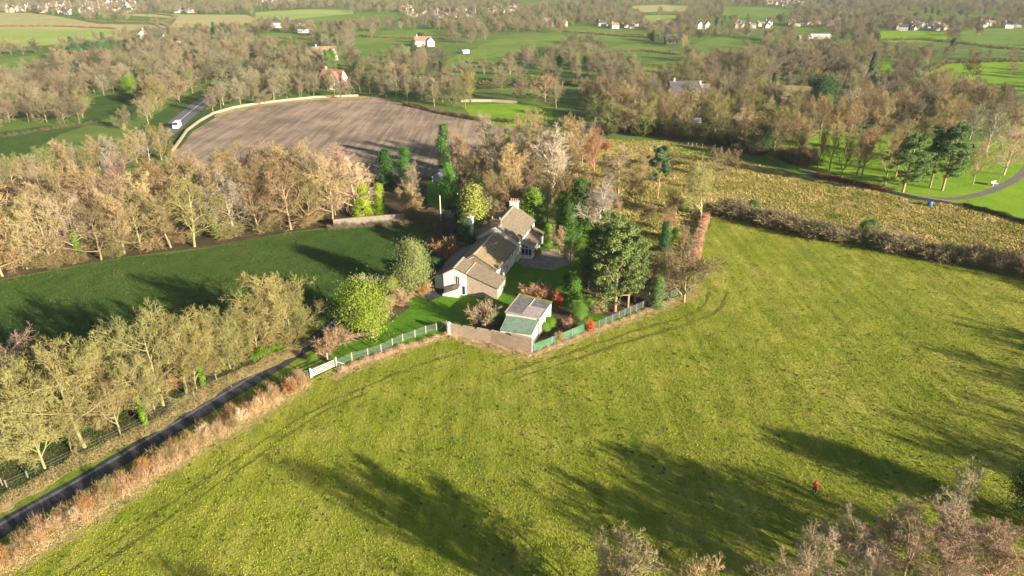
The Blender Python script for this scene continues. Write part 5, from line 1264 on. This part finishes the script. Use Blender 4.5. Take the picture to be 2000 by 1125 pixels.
net_fence("rail_fence", [(562, 752), (585, 742), (606, 735)], 1.2, None, "short grey rail fence running left from the white gate into the hedge", M_WOODP, .07, False, (.4, .7, 1.))
net_fence("paddock_fence", [(1344, 284), (1352, 285), (1360, 286), (1372, 287)], 1.2, None, "short rail fence at the dark wood's edge above the rough grass", M_WOODP, .07, False, (.5, 1.))
# white five-bar gate
GA, GB = P(609, 737), P(656, 716)
gt = empty("field_gate", (GA.x, GA.y, 0), math.atan2(GB.y - GA.y, GB.x - GA.x)); L = (GB - GA).length
tag(gt, "white five-bar wooden gate into the bright field beside the lane", "gate")
g = BM(); zs = (.2, .48, .76, 1.04, 1.32)
for z in zs: 
    g = BM(); g.bar((.1, 0, z), (L - .1, 0, z), .10, .06); g.obj("bar", M_WHITE, gt)
for x in (.12, L - .12):
    g = BM(); g.bar((x, -.05, .1), (x, -.05, 1.45), .13, .08); g.obj("stile", M_WHITE, gt)
for a, b in (((.2, -.07, .25), (L * .5, -.07, 1.3)), ((L - .2, -.07, .25), (L * .5, -.07, 1.3))):
    g = BM(); g.bar(a, b, .09, .05); g.obj("brace", M_WHITE, gt)
for x in (-.12, L + .12):
    g = BM(); g.bar((x, 0, 0), (x, 0, 1.7), .2); g.obj("gate_post", M_WHITE, gt)
g2 = net_fence("rail_fence", [(655, 712), (640, 702), (625, 692)], 1.2, None, "grey rail fence running back from the white gate to the lane", M_CONC, .08, False, (.5, 1.))

# telegraph poles, lamp posts
def pole(name, px, yb, H, r_, m_, label, arm=False, cat="pole"):
    q = P(px, yb); root = empty(name, (q.x, q.y, 0)); tag(root, label, cat)
    g = BM(); g.cyl((0, 0, 0), r_, H, 10, r_ * .75); g.obj("shaft", m_, root)
    if arm: g = BM(); g.bar((-.7, 0, H - .5), (.7, 0, H - .5), .12); g.obj("crossarm", m_, root)
    else: g = BM(); g.cyl((0, 0, H), r_ * 1.0, .12, 10, r_ * .3); g.obj("cap", m_, root)
    return root
M_POLE = mat_simple("pole_wood", (.55, .48, .36), .85, .2, 2)
pole("telegraph_pole", 861, 431, 6.6, .19, M_POLE, "pale wooden telegraph pole beside the yard entrance")
pole("lamp_post", 1813, 380, 6, .07, M_LEAD, "thin grey lamp post beside the park path, left one", cat="lamp post")
pole("lamp_post", 1949, 362, 6, .07, M_LEAD, "thin grey lamp post beside the park path, right one", cat="lamp post")

# park bench
q = P(1941, 362); bn = empty("park_bench", (q.x, q.y, 0), .5, 1.3); tag(bn, "pale stone park bench on the bright lawn inside the bend of the path", "bench")
g = BM(); g.box(-1, 1, -.3, .3, .42, .52); g.obj("seat", M_CONC, bn, .02)
for x in (-.75, .75): g = BM(); g.box(x - .12, x + .12, -.25, .25, 0, .42); g.obj("leg", M_CONC, bn, .02)
g = BM(); g.box(-1, 1, .24, .32, .52, 1.0); g.obj("backrest", M_CONC, bn, .02)

# fallen brown trunk lying on the lawn by the lane
def stump():
    q = P(700, 663); root = empty("fallen_trunk", (q.x, q.y, 0)); tag(root, "dark brown fallen tree trunk with root stumps lying on the lawn by the lane", "log")
    rng = np.random.default_rng(4); B = TB()
    n = grow(np.array([[-2.6, -.6, .5]]), np.array([[1, .28, .06]]), [5.2], 8, .12, 0.0, rng); tube_path(B, n, [.42], 9, .75); meshobj("log", B.mesh("log", [MLOG]), root)
    B = TB(); p, d, L_, R_ = spawn(n, [5.2], [.42], 7, .0, .5, 1.2, .3, rng, .2, .5); n1 = grow(p, d, L_, 3, .2, -.1, rng); n1[..., 2] = np.maximum(n1[..., 2], .05); tube_path(B, n1, R_, 6, .4); meshobj("broken_limbs", B.mesh("limbs", [MLOG]), root)
    B = TB(); a = rng.uniform(0, 6.28, 16); p = np.repeat(n[:, -1], 16, 0); d = np.stack([.4 + 0 * a, np.cos(a), np.sin(a)], 1); B.tubes(p, p + norm(d) * rng.uniform(.5, 1.0, (16, 1)), np.full(16, .2), np.full(16, .07), 6); meshobj("root_plate", B.mesh("roots", [MLOG2]), root)
MLOG = mat_simple("rotten_log", (.20, .12, .08), .95, .4, 3, .05); MLOG2 = mat_simple("weathered_roots", (.36, .28, .24), .95, .4, 3, .05)
stump()
# ------------------------------------------------------------------ person in a red jacket
def skin_mesh(name, nodes, edges, m_, parent, sub=2):
    """nodes: (x, y, z, radius); the first node is the root"""
    me = bpy.data.meshes.new(name); me.from_pydata([n[:3] for n in nodes], edges, [])
    o = bpy.data.objects.new(name, me); COL.objects.link(o)
    o.modifiers.new("skin", 'SKIN').use_smooth_shade = True
    for i, n in enumerate(nodes):
        v = me.skin_vertices[0].data[i]; v.radius = (n[3], n[3] * (n[4] if len(n) > 4 else 1)); v.use_root = (i == 0)
    s = o.modifiers.new("sub", 'SUBSURF'); s.levels = sub; s.render_levels = sub
    me.materials.append(m_)
    if parent: o.parent = parent
    return o
def person(px, py, heading, H=1.85):
    q = P(px, py); root = empty("person", (q.x, q.y, 0), heading, H / 1.76)
    tag(root, "person in a bright red hooded jacket and dark trousers walking across the field", "person")
    skin = mat_simple("skin", (.55, .36, .27), .6, .05, 4); red = mat_simple("red_jacket", (.85, .03, .09), .6, .15, 6, .01); dark = mat_simple("dark_trousers", (.02, .02, .03), .8, .2, 6); shoe = mat_simple("pale_shoes", (.6, .56, .5), .6, .1, 5)
    N = [(0, 0, .92, .12), (0, .01, 1.1, .12), (0, .02, 1.32, .14), (0, .02, 1.45, .07), (0, -.01, 1.54, .07), (0, -.03, 1.66, .10),
         (.19, .02, 1.40, .055), (.26, .05, 1.15, .045), (.24, -.10, .95, .035), (.24, -.15, .88, .03),
         (-.19, .02, 1.40, .055), (-.27, -.02, 1.15, .045), (-.26, -.18, .98, .035), (-.25, -.23, .93, .03),
         (.10, 0, .86, .10), (.11, -.08, .48, .06), (.11, -.06, .10, .045), (.11, -.17, .05, .035),
         (-.10, 0, .86, .10), (-.11, .06, .48, .06), (-.11, .22, .12, .045), (-.11, .14, .05, .035)]
    E = [(0, 1), (1, 2), (2, 3), (3, 4), (4, 5), (2, 6), (6, 7), (7, 8), (8, 9), (2, 10), (10, 11), (11, 12), (12, 13), (0, 14), (14, 15), (15, 16), (16, 17), (0, 18), (18, 19), (19, 20), (20, 21)]
    skin_mesh("body", N, E, skin, root)
    for sx, hx, hy, hz in ((1, .24, -.17, .86), (-1, -.25, -.25, .91)):
        for k in range(4):
            f0 = (hx + (k - 1.5) * .02, hy - .01, hz - .02); L = (.07, .08, .085, .065)[k]
            skin_mesh("finger", [(*f0, .009), (f0[0], f0[1] - L * .35, f0[2] - L * .4, .008), (f0[0], f0[1] - L * .3, f0[2] - L, .007)], [(0, 1), (1, 2)], skin, root, 1)
        skin_mesh("thumb", [(hx - sx * .025, hy, hz + .02, .01), (hx - sx * .05, hy - .03, hz - .01, .009), (hx - sx * .05, hy - .045, hz - .04, .008)], [(0, 1), (1, 2)], skin, root, 1)
    J = [(0, .01, .86, .19, .8), (0, .02, 1.1, .2, .8), (0, .03, 1.34, .20, .8), (0, .03, 1.46, .12), (.22, .02, 1.40, .10), (.29, .05, 1.15, .085), (.25, -.08, .97, .065), (-.22, .02, 1.40, .10), (-.30, -.02, 1.15, .085), (-.27, -.16, 1.0, .065)]
    skin_mesh("jacket", J, [(0, 1), (1, 2), (2, 3), (2, 4), (4, 5), (5, 6), (2, 7), (7, 8), (8, 9)], red, root)
    skin_mesh("hood", [(0, .05, 1.5, .11), (0, .04, 1.62, .135), (0, .03, 1.70, .12)], [(0, 1), (1, 2)], red, root)
    T = [(0, 0, .90, .15), (.10, 0, .82, .12), (.11, -.08, .48, .085), (.11, -.06, .12, .065), (-.10, 0, .82, .12), (-.11, .06, .48, .085), (-.11, .22, .15, .065)]
    skin_mesh("trousers", T, [(0, 1), (1, 2), (2, 3), (0, 4), (4, 5), (5, 6)], dark, root)
    for x, y in ((.11, -.10), (-.11, .18)): skin_mesh("shoe", [(x, y + .04, .06, .05), (x, y - .06, .05, .05), (x, y - .16, .045, .04)], [(0, 1), (1, 2)], shoe, root, 1)
    f = BM(); f.box(-.012, .012, -.148, -.12, 1.63, 1.67); f.obj("nose", skin, root, .004)
    f = BM(); [f.cyl((x, -.128, 1.675), .011, .012, 8) for x in (-.035, .035)]; f.obj("eyes", dark, root)
    f = BM(); f.box(-.025, .025, -.134, -.12, 1.60, 1.607); f.obj("mouth", mat_simple("lips", (.4, .15, .13), .6, .05), root)
    hair = mat_simple("hair", (.05, .03, .02), .7, .2); skin_mesh("hair", [(0, -.05, 1.715, .075), (0, .0, 1.73, .075)], [(0, 1)], hair, root, 1)
    return root
person(1590, 962, math.radians(150))

# ------------------------------------------------------------------ vehicles
M_TYRE = mat_simple("tyre", (.02, .02, .02), .9, .1); M_RIM = mat_simple("rim", (.4, .4, .42), .4, .1, metal=.6); M_LAMP = mat_simple("headlamp_glass", (.7, .7, .7), .2, .05); M_TAIL = mat_simple("tail_lamp", (.5, .02, .02), .3, .05)
def vehicle(name, loc, rz, prof, W, L, col, label, cat, glassband, wheels):
    """prof: side outline (y, z); the body narrows towards the roof"""
    root = empty(name, loc, rz); tag(root, label, cat)
    paint = mat_simple(name + "_paint", col, .3, .05, 3)
    zm = max(z for _, z in prof); g = BM()
    k = len(prof); n0 = len(g.v)
    for s in (-1, 1):
        for y, z in prof: g.v.append((s * W / 2 * (1 - .14 * max(0, (z - zm * .55) / (zm * .45))), y, z))
    g.f += [tuple(n0 + i for i in reversed(range(k))), tuple(n0 + k + i for i in range(k))] + [(n0 + i, n0 + (i + 1) % k, n0 + k + (i + 1) % k, n0 + k + i) for i in range(k)]
    g.obj("body", paint, root, .04)
    for nm, q in glassband: 
        w = BM(); w.quadbox([Vector(v) for v in q[:4]], [Vector(v) for v in q[4:]]); w.obj(nm, M_GLASS, root)
    for y in wheels:
        for s in (-1, 1):
            t = BM(); R = .36; kk = 16
            t.quadbox([(s * (W / 2 - .22), y + R * math.cos(i * 6.2832 / kk), R + R * math.sin(i * 6.2832 / kk)) for i in range(kk)], [(s * (W / 2 + .01), y + R * math.cos(i * 6.2832 / kk), R + R * math.sin(i * 6.2832 / kk)) for i in range(kk)])
            wo = t.obj("wheel", M_TYRE, root); t = BM(); R2 = .2
            t.quadbox([(s * (W / 2), y + R2 * math.cos(i * 6.2832 / kk), R + R2 * math.sin(i * 6.2832 / kk)) for i in range(kk)], [(s * (W / 2 + .02), y + R2 * math.cos(i * 6.2832 / kk), R + R2 * math.sin(i * 6.2832 / kk)) for i in range(kk)]); t.obj("rim", M_RIM, wo)
    for s in (-1, 1):
        h = BM(); h.box(s * W * .36 - .14, s * W * .36 + .14, -L / 2 - .02, -L / 2 + .08, .62, .82); h.obj("headlight", M_LAMP, root)
        h = BM(); h.box(s * W * .4 - .1, s * W * .4 + .1, L / 2 - .06, L / 2 + .02, .75, 1.0); h.obj("tail_light", M_TAIL, root)
    return root
q = P(347, 250); a = math.atan2(P(360, 228).y - P(305, 274).y, P(360, 228).x - P(305, 274).x) - math.pi / 2
vehicle("van", (q.x, q.y, .02), a, [(-2.9, .35), (2.9, .35), (2.9, 2.7), (-1.9, 2.7), (-2.6, 1.6), (-2.9, 1.3)], 2.2, 5.8, (.78, .78, .80), "white van driving towards the camera on the main road at the left", "van",
        [("windscreen", [(-.95, -2.62, 1.62), (.95, -2.62, 1.62), (.86, -2.05, 2.5), (-.86, -2.05, 2.5), (-.95, -2.68, 1.66), (.95, -2.68, 1.66), (.86, -2.11, 2.54), (-.86, -2.11, 2.54)]),
         ("side_window", [(-1.10, -1.9, 1.6), (-1.10, -1.0, 1.6), (-1.05, -1.0, 2.2), (-1.05, -1.7, 2.2), (-1.13, -1.9, 1.6), (-1.13, -1.0, 1.6), (-1.08, -1.0, 2.2), (-1.08, -1.7, 2.2)])], (-1.9, 1.8))
def car(name, loc, rz, col, label):
    return vehicle(name, loc, rz, [(-2.1, .3), (2.1, .3), (2.12, .95), (1.9, 1.0), (1.35, 1.45), (-.3, 1.48), (-1.05, .98), (-2.0, .82), (-2.12, .6)], 1.8, 4.2, col, label, "car",
        [("windscreen", [(-.72, -1.03, 1.02), (.72, -1.03, 1.02), (.66, -.36, 1.44), (-.66, -.36, 1.44), (-.72, -1.07, 1.06), (.72, -1.07, 1.06), (.66, -.40, 1.49), (-.66, -.40, 1.49)]),
         ("rear_window", [(-.7, 1.86, 1.03), (.7, 1.86, 1.03), (.66, 1.4, 1.43), (-.66, 1.4, 1.43), (-.7, 1.9, 1.07), (.7, 1.9, 1.07), (.66, 1.44, 1.47), (-.66, 1.44, 1.47)]),
         ("side_window", [(.86, -.9, 1.02), (.86, 1.6, 1.02), (.80, 1.25, 1.4), (.80, -.3, 1.4), (.90, -.9, 1.02), (.90, 1.6, 1.02), (.84, 1.25, 1.4), (.84, -.3, 1.4)])], (-1.3, 1.3))
q = P(1508, 262); car("car", (q.x, q.y, 0), .4, (.03, .07, .35), "blue car parked in the clearing of the dark wood")
q = P(845, 418); car("car", (q.x, q.y, .02), 1.2, (.30, .03, .03), "red car parked in the shade at the yard entrance")
# blue water drum with its support at the park wall
q = P(1816, 402); root = empty("water_drum", (q.x, q.y, 0), .4); tag(root, "blue plastic drum lying in the rough grass below the park wall", "drum")
M_BLUE = mat_simple("blue_plastic", (.06, .14, .45), .5, .1, 3); g = BM(); g.cyl((0, 0, 0), .55, .35, 14, .6); g.cyl((0, 0, .35), .6, .6, 14, .6); g.cyl((0, 0, .95), .6, .3, 14, .5); g.obj("barrel", M_BLUE, root)
g = BM(); g.cyl((0, 0, 1.25), .3, .08, 12, .3); g.obj("lid", M_DRAIN, root)
# greenhouse behind the yard and lattice frames
q = P(862, 352); gh = empty("greenhouse", (q.x, q.y, 0), -.25); tag(gh, "small pale greenhouse at the bottom of the ploughed field beside the evergreen", "greenhouse")
prof = [(-2, 0), (2, 0), (2, 1.6), (0, 2.7), (-2, 1.6)]
g = BM(); g.quadbox([(x, -2.4, z) for x, z in prof], [(x, 2.4, z) for x, z in prof]); g.obj("glazing", mat_simple("milky_glass", (.35, .42, .46), .15, .15, 1), gh)
g = BM()
for y in (-2.42, -1.2, 0, 1.2, 2.42):
    for i in range(len(prof)):
        a_, b_ = prof[i], prof[(i + 1) % len(prof)]
        if a_[1] + b_[1] > 0: g.bar((a_[0] * 1.01, y, a_[1] * 1.01), (b_[0] * 1.01, y, b_[1] * 1.01), .07)
g.bar((0, -2.45, 2.73), (0, 2.45, 2.73), .08); g.obj("frame", M_WHITE, gh)

# ------------------------------------------------------------------ houses beyond the farm
M_RED = mat_simple("red_tiles", (.28, .12, .085), .85, .3, 1.2); M_SLATE = mat_simple("slate", (.07, .07, .08), 1.0, .25, 1.0); M_BRICK = mat_simple("brick", (.42, .26, .18), .9, .25, 1.0); M_BROWNR = mat_simple("brown_tiles", (.27, .17, .12), .9, .3, 1.0); M_VW = mat_simple("village_render", (.46, .44, .40), .9, .15, 1); M_PINKW = mat_simple("pink_render", (.62, .48, .42), .9, .1, 1)
M_STONEP = mat_simple("pale_stone", (.5, .42, .32), .9, .2, 1.0); M_METAL = mat_simple("metal_sheet", (.42, .47, .53), .35, .1, .5)
def house(name, x, y, rz, label, parts, sc=1.0, cat="house", group=None, H0=None):
    """parts: list of (x0,x1,y0,y1,eave,ridge,wall material,roof material,ridge along 'x' or 'y')"""
    b = P(x, y); root = empty(name, (b.x, b.y, 0), rz, sc); tag(root, label, cat, group)
    for x0, x1, y0, y1, e, r, wm, rm, ax in parts:
        g = BM(); R = BM(); o = .35; zr = r + .12
        if ax == 'x':
            ym = (y0 + y1) / 2; g.quadbox([(x0, y0, 0), (x0, y1, 0), (x0, y1, e), (x0, ym, r), (x0, y0, e)], [(x1, y0, 0), (x1, y1, 0), (x1, y1, e), (x1, ym, r), (x1, y0, e)])
            k = (r - e) / (ym - y0); R.slab([(x0 - o, y0 - o, e - k * o + .12), (x1 + o, y0 - o, e - k * o + .12), (x1 + o, ym, zr), (x0 - o, ym, zr)], .14); R.slab([(x0 - o, ym, zr), (x1 + o, ym, zr), (x1 + o, y1 + o, e - k * o + .12), (x0 - o, y1 + o, e - k * o + .12)], .14)
        else:
            xm = (x0 + x1) / 2; g.quadbox([(x0, y0, 0), (x1, y0, 0), (x1, y0, e), (xm, y0, r), (x0, y0, e)], [(x0, y1, 0), (x1, y1, 0), (x1, y1, e), (xm, y1, r), (x0, y1, e)])
            k = (r - e) / (xm - x0); R.slab([(x0 - o, y0 - o, e - k * o + .12), (xm, y0 - o, zr), (xm, y1 + o, zr), (x0 - o, y1 + o, e - k * o + .12)], .14); R.slab([(xm, y0 - o, zr), (x1 + o, y0 - o, e - k * o + .12), (x1 + o, y1 + o, e - k * o + .12), (xm, y1 + o, zr)], .14)
        g.obj("wall", wm, root); ro = R.obj("roof", rm, root)
        xs = [x0 + (x1 - x0) * f for f in (.2, .5, .8)]
        for z in ((1.5, 4.2) if e > 4.5 else (1.4,)):
            for xx in xs:
                w = window(root, (xx, y0 - .01, z), min(1.3, (x1 - x0) * .2), 1.1, (0, -1, 0), (1, 0, 0), bars=1)
        if cat == "house" and (x1 - x0) * (y1 - y0) > 45:
            cx = x0 + (x1 - x0) * .15 if ax == 'x' else (x0 + x1) / 2; cy = (y0 + y1) / 2 if ax == 'x' else y0 + (y1 - y0) * .8
            c = BM(); c.box(cx - .45, cx + .45, cy - .4, cy + .4, r - .8, r + 1.3); c.box(cx - .25, cx - .05, cy - .1, cy + .1, r + 1.3, r + 1.7); c.box(cx + .1, cx + .3, cy - .1, cy + .1, r + 1.3, r + 1.7); c.obj("chimney", wm, ro)
    return root
W_, S_ = M_VW, M_SLATE
house("white_house", 636, 116, .35, "big white house with grey roof and two white chimneys standing among trees", [(-8, 8, -4, 5, 5.5, 8.8, W_, M_BROWNR, 'x'), (-9, -3, -8, -4.02, 4.6, 7.2, W_, M_SLATE, 'y'), (3, 8, -7, -4.02, 5.2, 8.4, W_, M_BROWNR, 'y')])
house("red_roofed_house", 652, 172, -.3, "house with steep red roof and pale gable hidden in trees above the ploughed field", [(-6, 6, -3, 5, 5.5, 9.5, M_STONEP, M_RED, 'x'), (1, 6.5, -6, -3.02, 5.2, 9.2, M_STONEP, M_RED, 'y')])
house("pink_house", 829, 90, .2, "pale pinkish house with a terracotta roof in the trees of the middle distance", [(-8, 6, -4, 4, 4.8, 7.8, M_PINKW, M_BROWNR, 'x'), (2, 8, -6, -4.02, 4.6, 7.2, W_, M_BROWNR, 'y')])
house("slate_roofed_house", 1332, 200, .1, "dark slate-roofed house half hidden at the back of the dark wood", [(-7, 7, -5, 5, 5.5, 10, M_BRICK, S_, 'x'), (7.02, 13, -4, 4, 4.8, 8.5, M_STONEP, M_BROWNR, 'x')])
house("stone_house", 1545, 206, -.35, "brown stone house with broad mossy roofs in the park woodland", [(-10, 8, -5, 5, 5.0, 9, M_STONE, M_ROOF, 'x'), (-12, -5, -11, -5.02, 4.6, 8, M_STONE, M_ROOF, 'y')])
house("stone_cottage", 282, 78, .3, "gabled pale stone cottage with a long wall at the foot of the pale fields", [(-4, 4, -4, 4, 5.0, 8.5, M_STONEP, M_BROWNR, 'y'), (-18, -4.02, -2, 2, 2.8, 4.2, M_STONEP, M_BROWNR, 'x')])
house("white_bungalow", 332, 84, -.2, "low white bungalow with brown roof right of the stone cottage", [(-7, 6, -4, 4, 3.0, 5.4, W_, M_BROWNR, 'x'), (6.02, 16, -3, 3, 2.6, 4.4, M_PINKW, M_BROWNR, 'x')])
house("grey_barn", 680, 60, .6, "small dark grey barn with white door on the far meadow", [(-4, 4, -5, 5, 3.6, 6.5, S_, S_, 'y')], cat="barn")
house("long_shed", 545, 54, .15, "long low pale roofed farm shed, left of the far farm group", [(-10, 10, -4, 4, 3, 4.8, W_, M_METAL, 'x')], cat="barn")
house("long_shed", 583, 50, .1, "brown roofed farm building right of the pale shed in the far farm group", [(-9, 9, -4, 4, 3.2, 5.6, M_STONEP, S_, 'x')], cat="barn")
house("long_shed", 600, 64, .1, "low white outbuildings in front of the far farm group", [(-9, 9, -2.5, 2.5, 2.4, 3.4, W_, M_METAL, 'x')], cat="barn")
house("pavilion", 1569, 78, .05, "white fronted low pavilion on the far meadow", [(-5, 5, -3, 3, 2.6, 4.0, W_, M_BROWNR, 'x')], cat="building")
house("long_shed", 1600, 76, .02, "long low building with a shining blue-grey metal roof right of the pavilion", [(-9, 9, -4, 4, 2.8, 4.4, M_STONEP, M_METAL, 'x')], cat="barn")
house("garden_cabin", 1356, 246, .1, "small blue-grey cabin with white corners in the dark wood", [(-2, 2, -1.8, 1.8, 2.3, 3.2, mat_simple("blue_grey_boards", (.30, .36, .40), .8, .1), M_FELT, 'x')], cat="shed")
house("white_shed", 909, 104, .5, "small white roofed shed beside the avenue meadow", [(-4, 4, -2.5, 2.5, 2.4, 3.6, W_, M_METAL, 'x')], .7, cat="shed")
house("stone_barn", 828, 166, -.2, "small pale stone barn behind the trees at the top of the ploughed field", [(-5, 5, -2.5, 2.5, 2.6, 4.2, M_STONEP, M_STONEP, 'x')], cat="barn")
house("white_house", 1370, 56, .15, "far white house with twin gables beside the dark conifer", [(-8, 8, -3, 4, 4.2, 5.2, W_, S_, 'x'), (-7, -1, -6, -3.02, 4.4, 8, W_, S_, 'y'), (1.5, 7.5, -6, -3.02, 4.4, 8, W_, S_, 'y')])
house("thatched_house", 1310, 86, 0, "dark roofed far house in the shade beside the round golden tree", [(-5, 5, -4, 4, 4, 7.5, S_, S_, 'x')])
# villages: rows of houses, each of its own
vr = random.Random(12)
def village(n, x0, x1, y0, y1, label, group, sc=1.0, wh=.6, curve=0.0):
    pts = []
    tries = 0
    while len(pts) < n and tries < 4000:
        tries += 1
        x, y = vr.uniform(x0, x1), vr.uniform(y0, y1); q = P(x, y)
        if all((q - k).length > 15 * sc for k in pts):
            pts.append(q); wm = M_VW if vr.random() < wh else vr.choice([M_BRICK, M_PINKW, M_STONEP]); rm = vr.choice([M_SLATE, M_BROWNR, M_RED, M_BROWNR, M_SLATE])
            if vr.random() < .5: prt = [(-5.5, 5.5, -4, 4, 5.2, 8.2, wm, rm, 'x')]
            else: prt = [(-6, 6, -3, 4, 5.0, 7.8, wm, rm, 'x'), (-5, .5, -5.5, -3.02, 4.8, 7.6, wm, rm, 'y')]
            house("village_house", x, y, vr.uniform(-.5, .5), label, prt, sc * vr.uniform(.6, .85), group=group)
village(26, 95, 260, 11, 28, "pale house of the village on the skyline side of the cream fields, top left", "houses of the top left village", 1.2)
village(10, 0, 100, 16, 26, "small pale house in the row at the far left edge of the picture", "houses at the far left edge", 1.1)
village(9, 190, 265, 5, 14, "pinkish house in the upper row of the top left village", "upper row of the top left village", 1.3, .4)
village(30, 780, 930, 17, 34, "white house of the far village left of the wooded centre", "houses of the centre village", .95, .75)
village(10, 930, 1010, 14, 28, "house among trees right of the centre village", "houses right of the centre village", 1.0, .5)
village(6, 1062, 1110, 44, 52, "pale gabled house at the top of the sloping meadow", "gabled houses above the sloping meadow", 1.0, .5)
village(13, 1165, 1310, 50, 56, "house in the village street above the long green meadow", "houses above the long green meadow", .9, .5)
village(8, 1420, 1500, 48, 56, "house in the small group right of the dark conifer", "houses right of the dark conifer", .9, .5)
village(12, 1540, 1650, 44, 51, "slate-roofed house in the shaded street left of the right-hand village", "houses of the shaded street", .9, .3)
village(17, 1740, 1870, 52, 60, "white house of the right-hand village beyond the green meadow", "houses of the right-hand village", .95, .8)
village(5, 1880, 1990, 50, 56, "pale terrace house at the right edge beyond the dark meadow", "terrace at the right edge", 1.0, .8)
village(14, 1500, 1570, 4, 12, "tiny pale house of the settlement near the top edge, right of centre", "settlement near the top edge", 1.3, .6)
village(8, 510, 570, 2, 8, "tiny house near the top edge, left of centre", "top edge houses left of centre", 1.3, .5)
village(6, 345, 375, 20, 26, "small pale house at the end of the pinkish stubble field", "houses at the stubble field", .9, .6)
# ------------------------------------------------------------------ the air
hz = BM(); hz.box(-8500, 8500, -300, 8500, -1.2, 75); M_HAZE = bpy.data.materials.new("haze_air"); M_HAZE.use_nodes = True
nt = M_HAZE.node_tree; nt.nodes.clear(); out = nt.nodes.new("ShaderNodeOutputMaterial"); pv = nt.nodes.new("ShaderNodeVolumePrincipled")
pv.inputs["Color"].default_value = (.80, .86, .95, 1); pv.inputs["Density"].default_value = .00006; nt.links.new(pv.outputs[0], out.inputs["Volume"])
o = hz.obj("haze", M_HAZE); tag(o, kind="stuff")
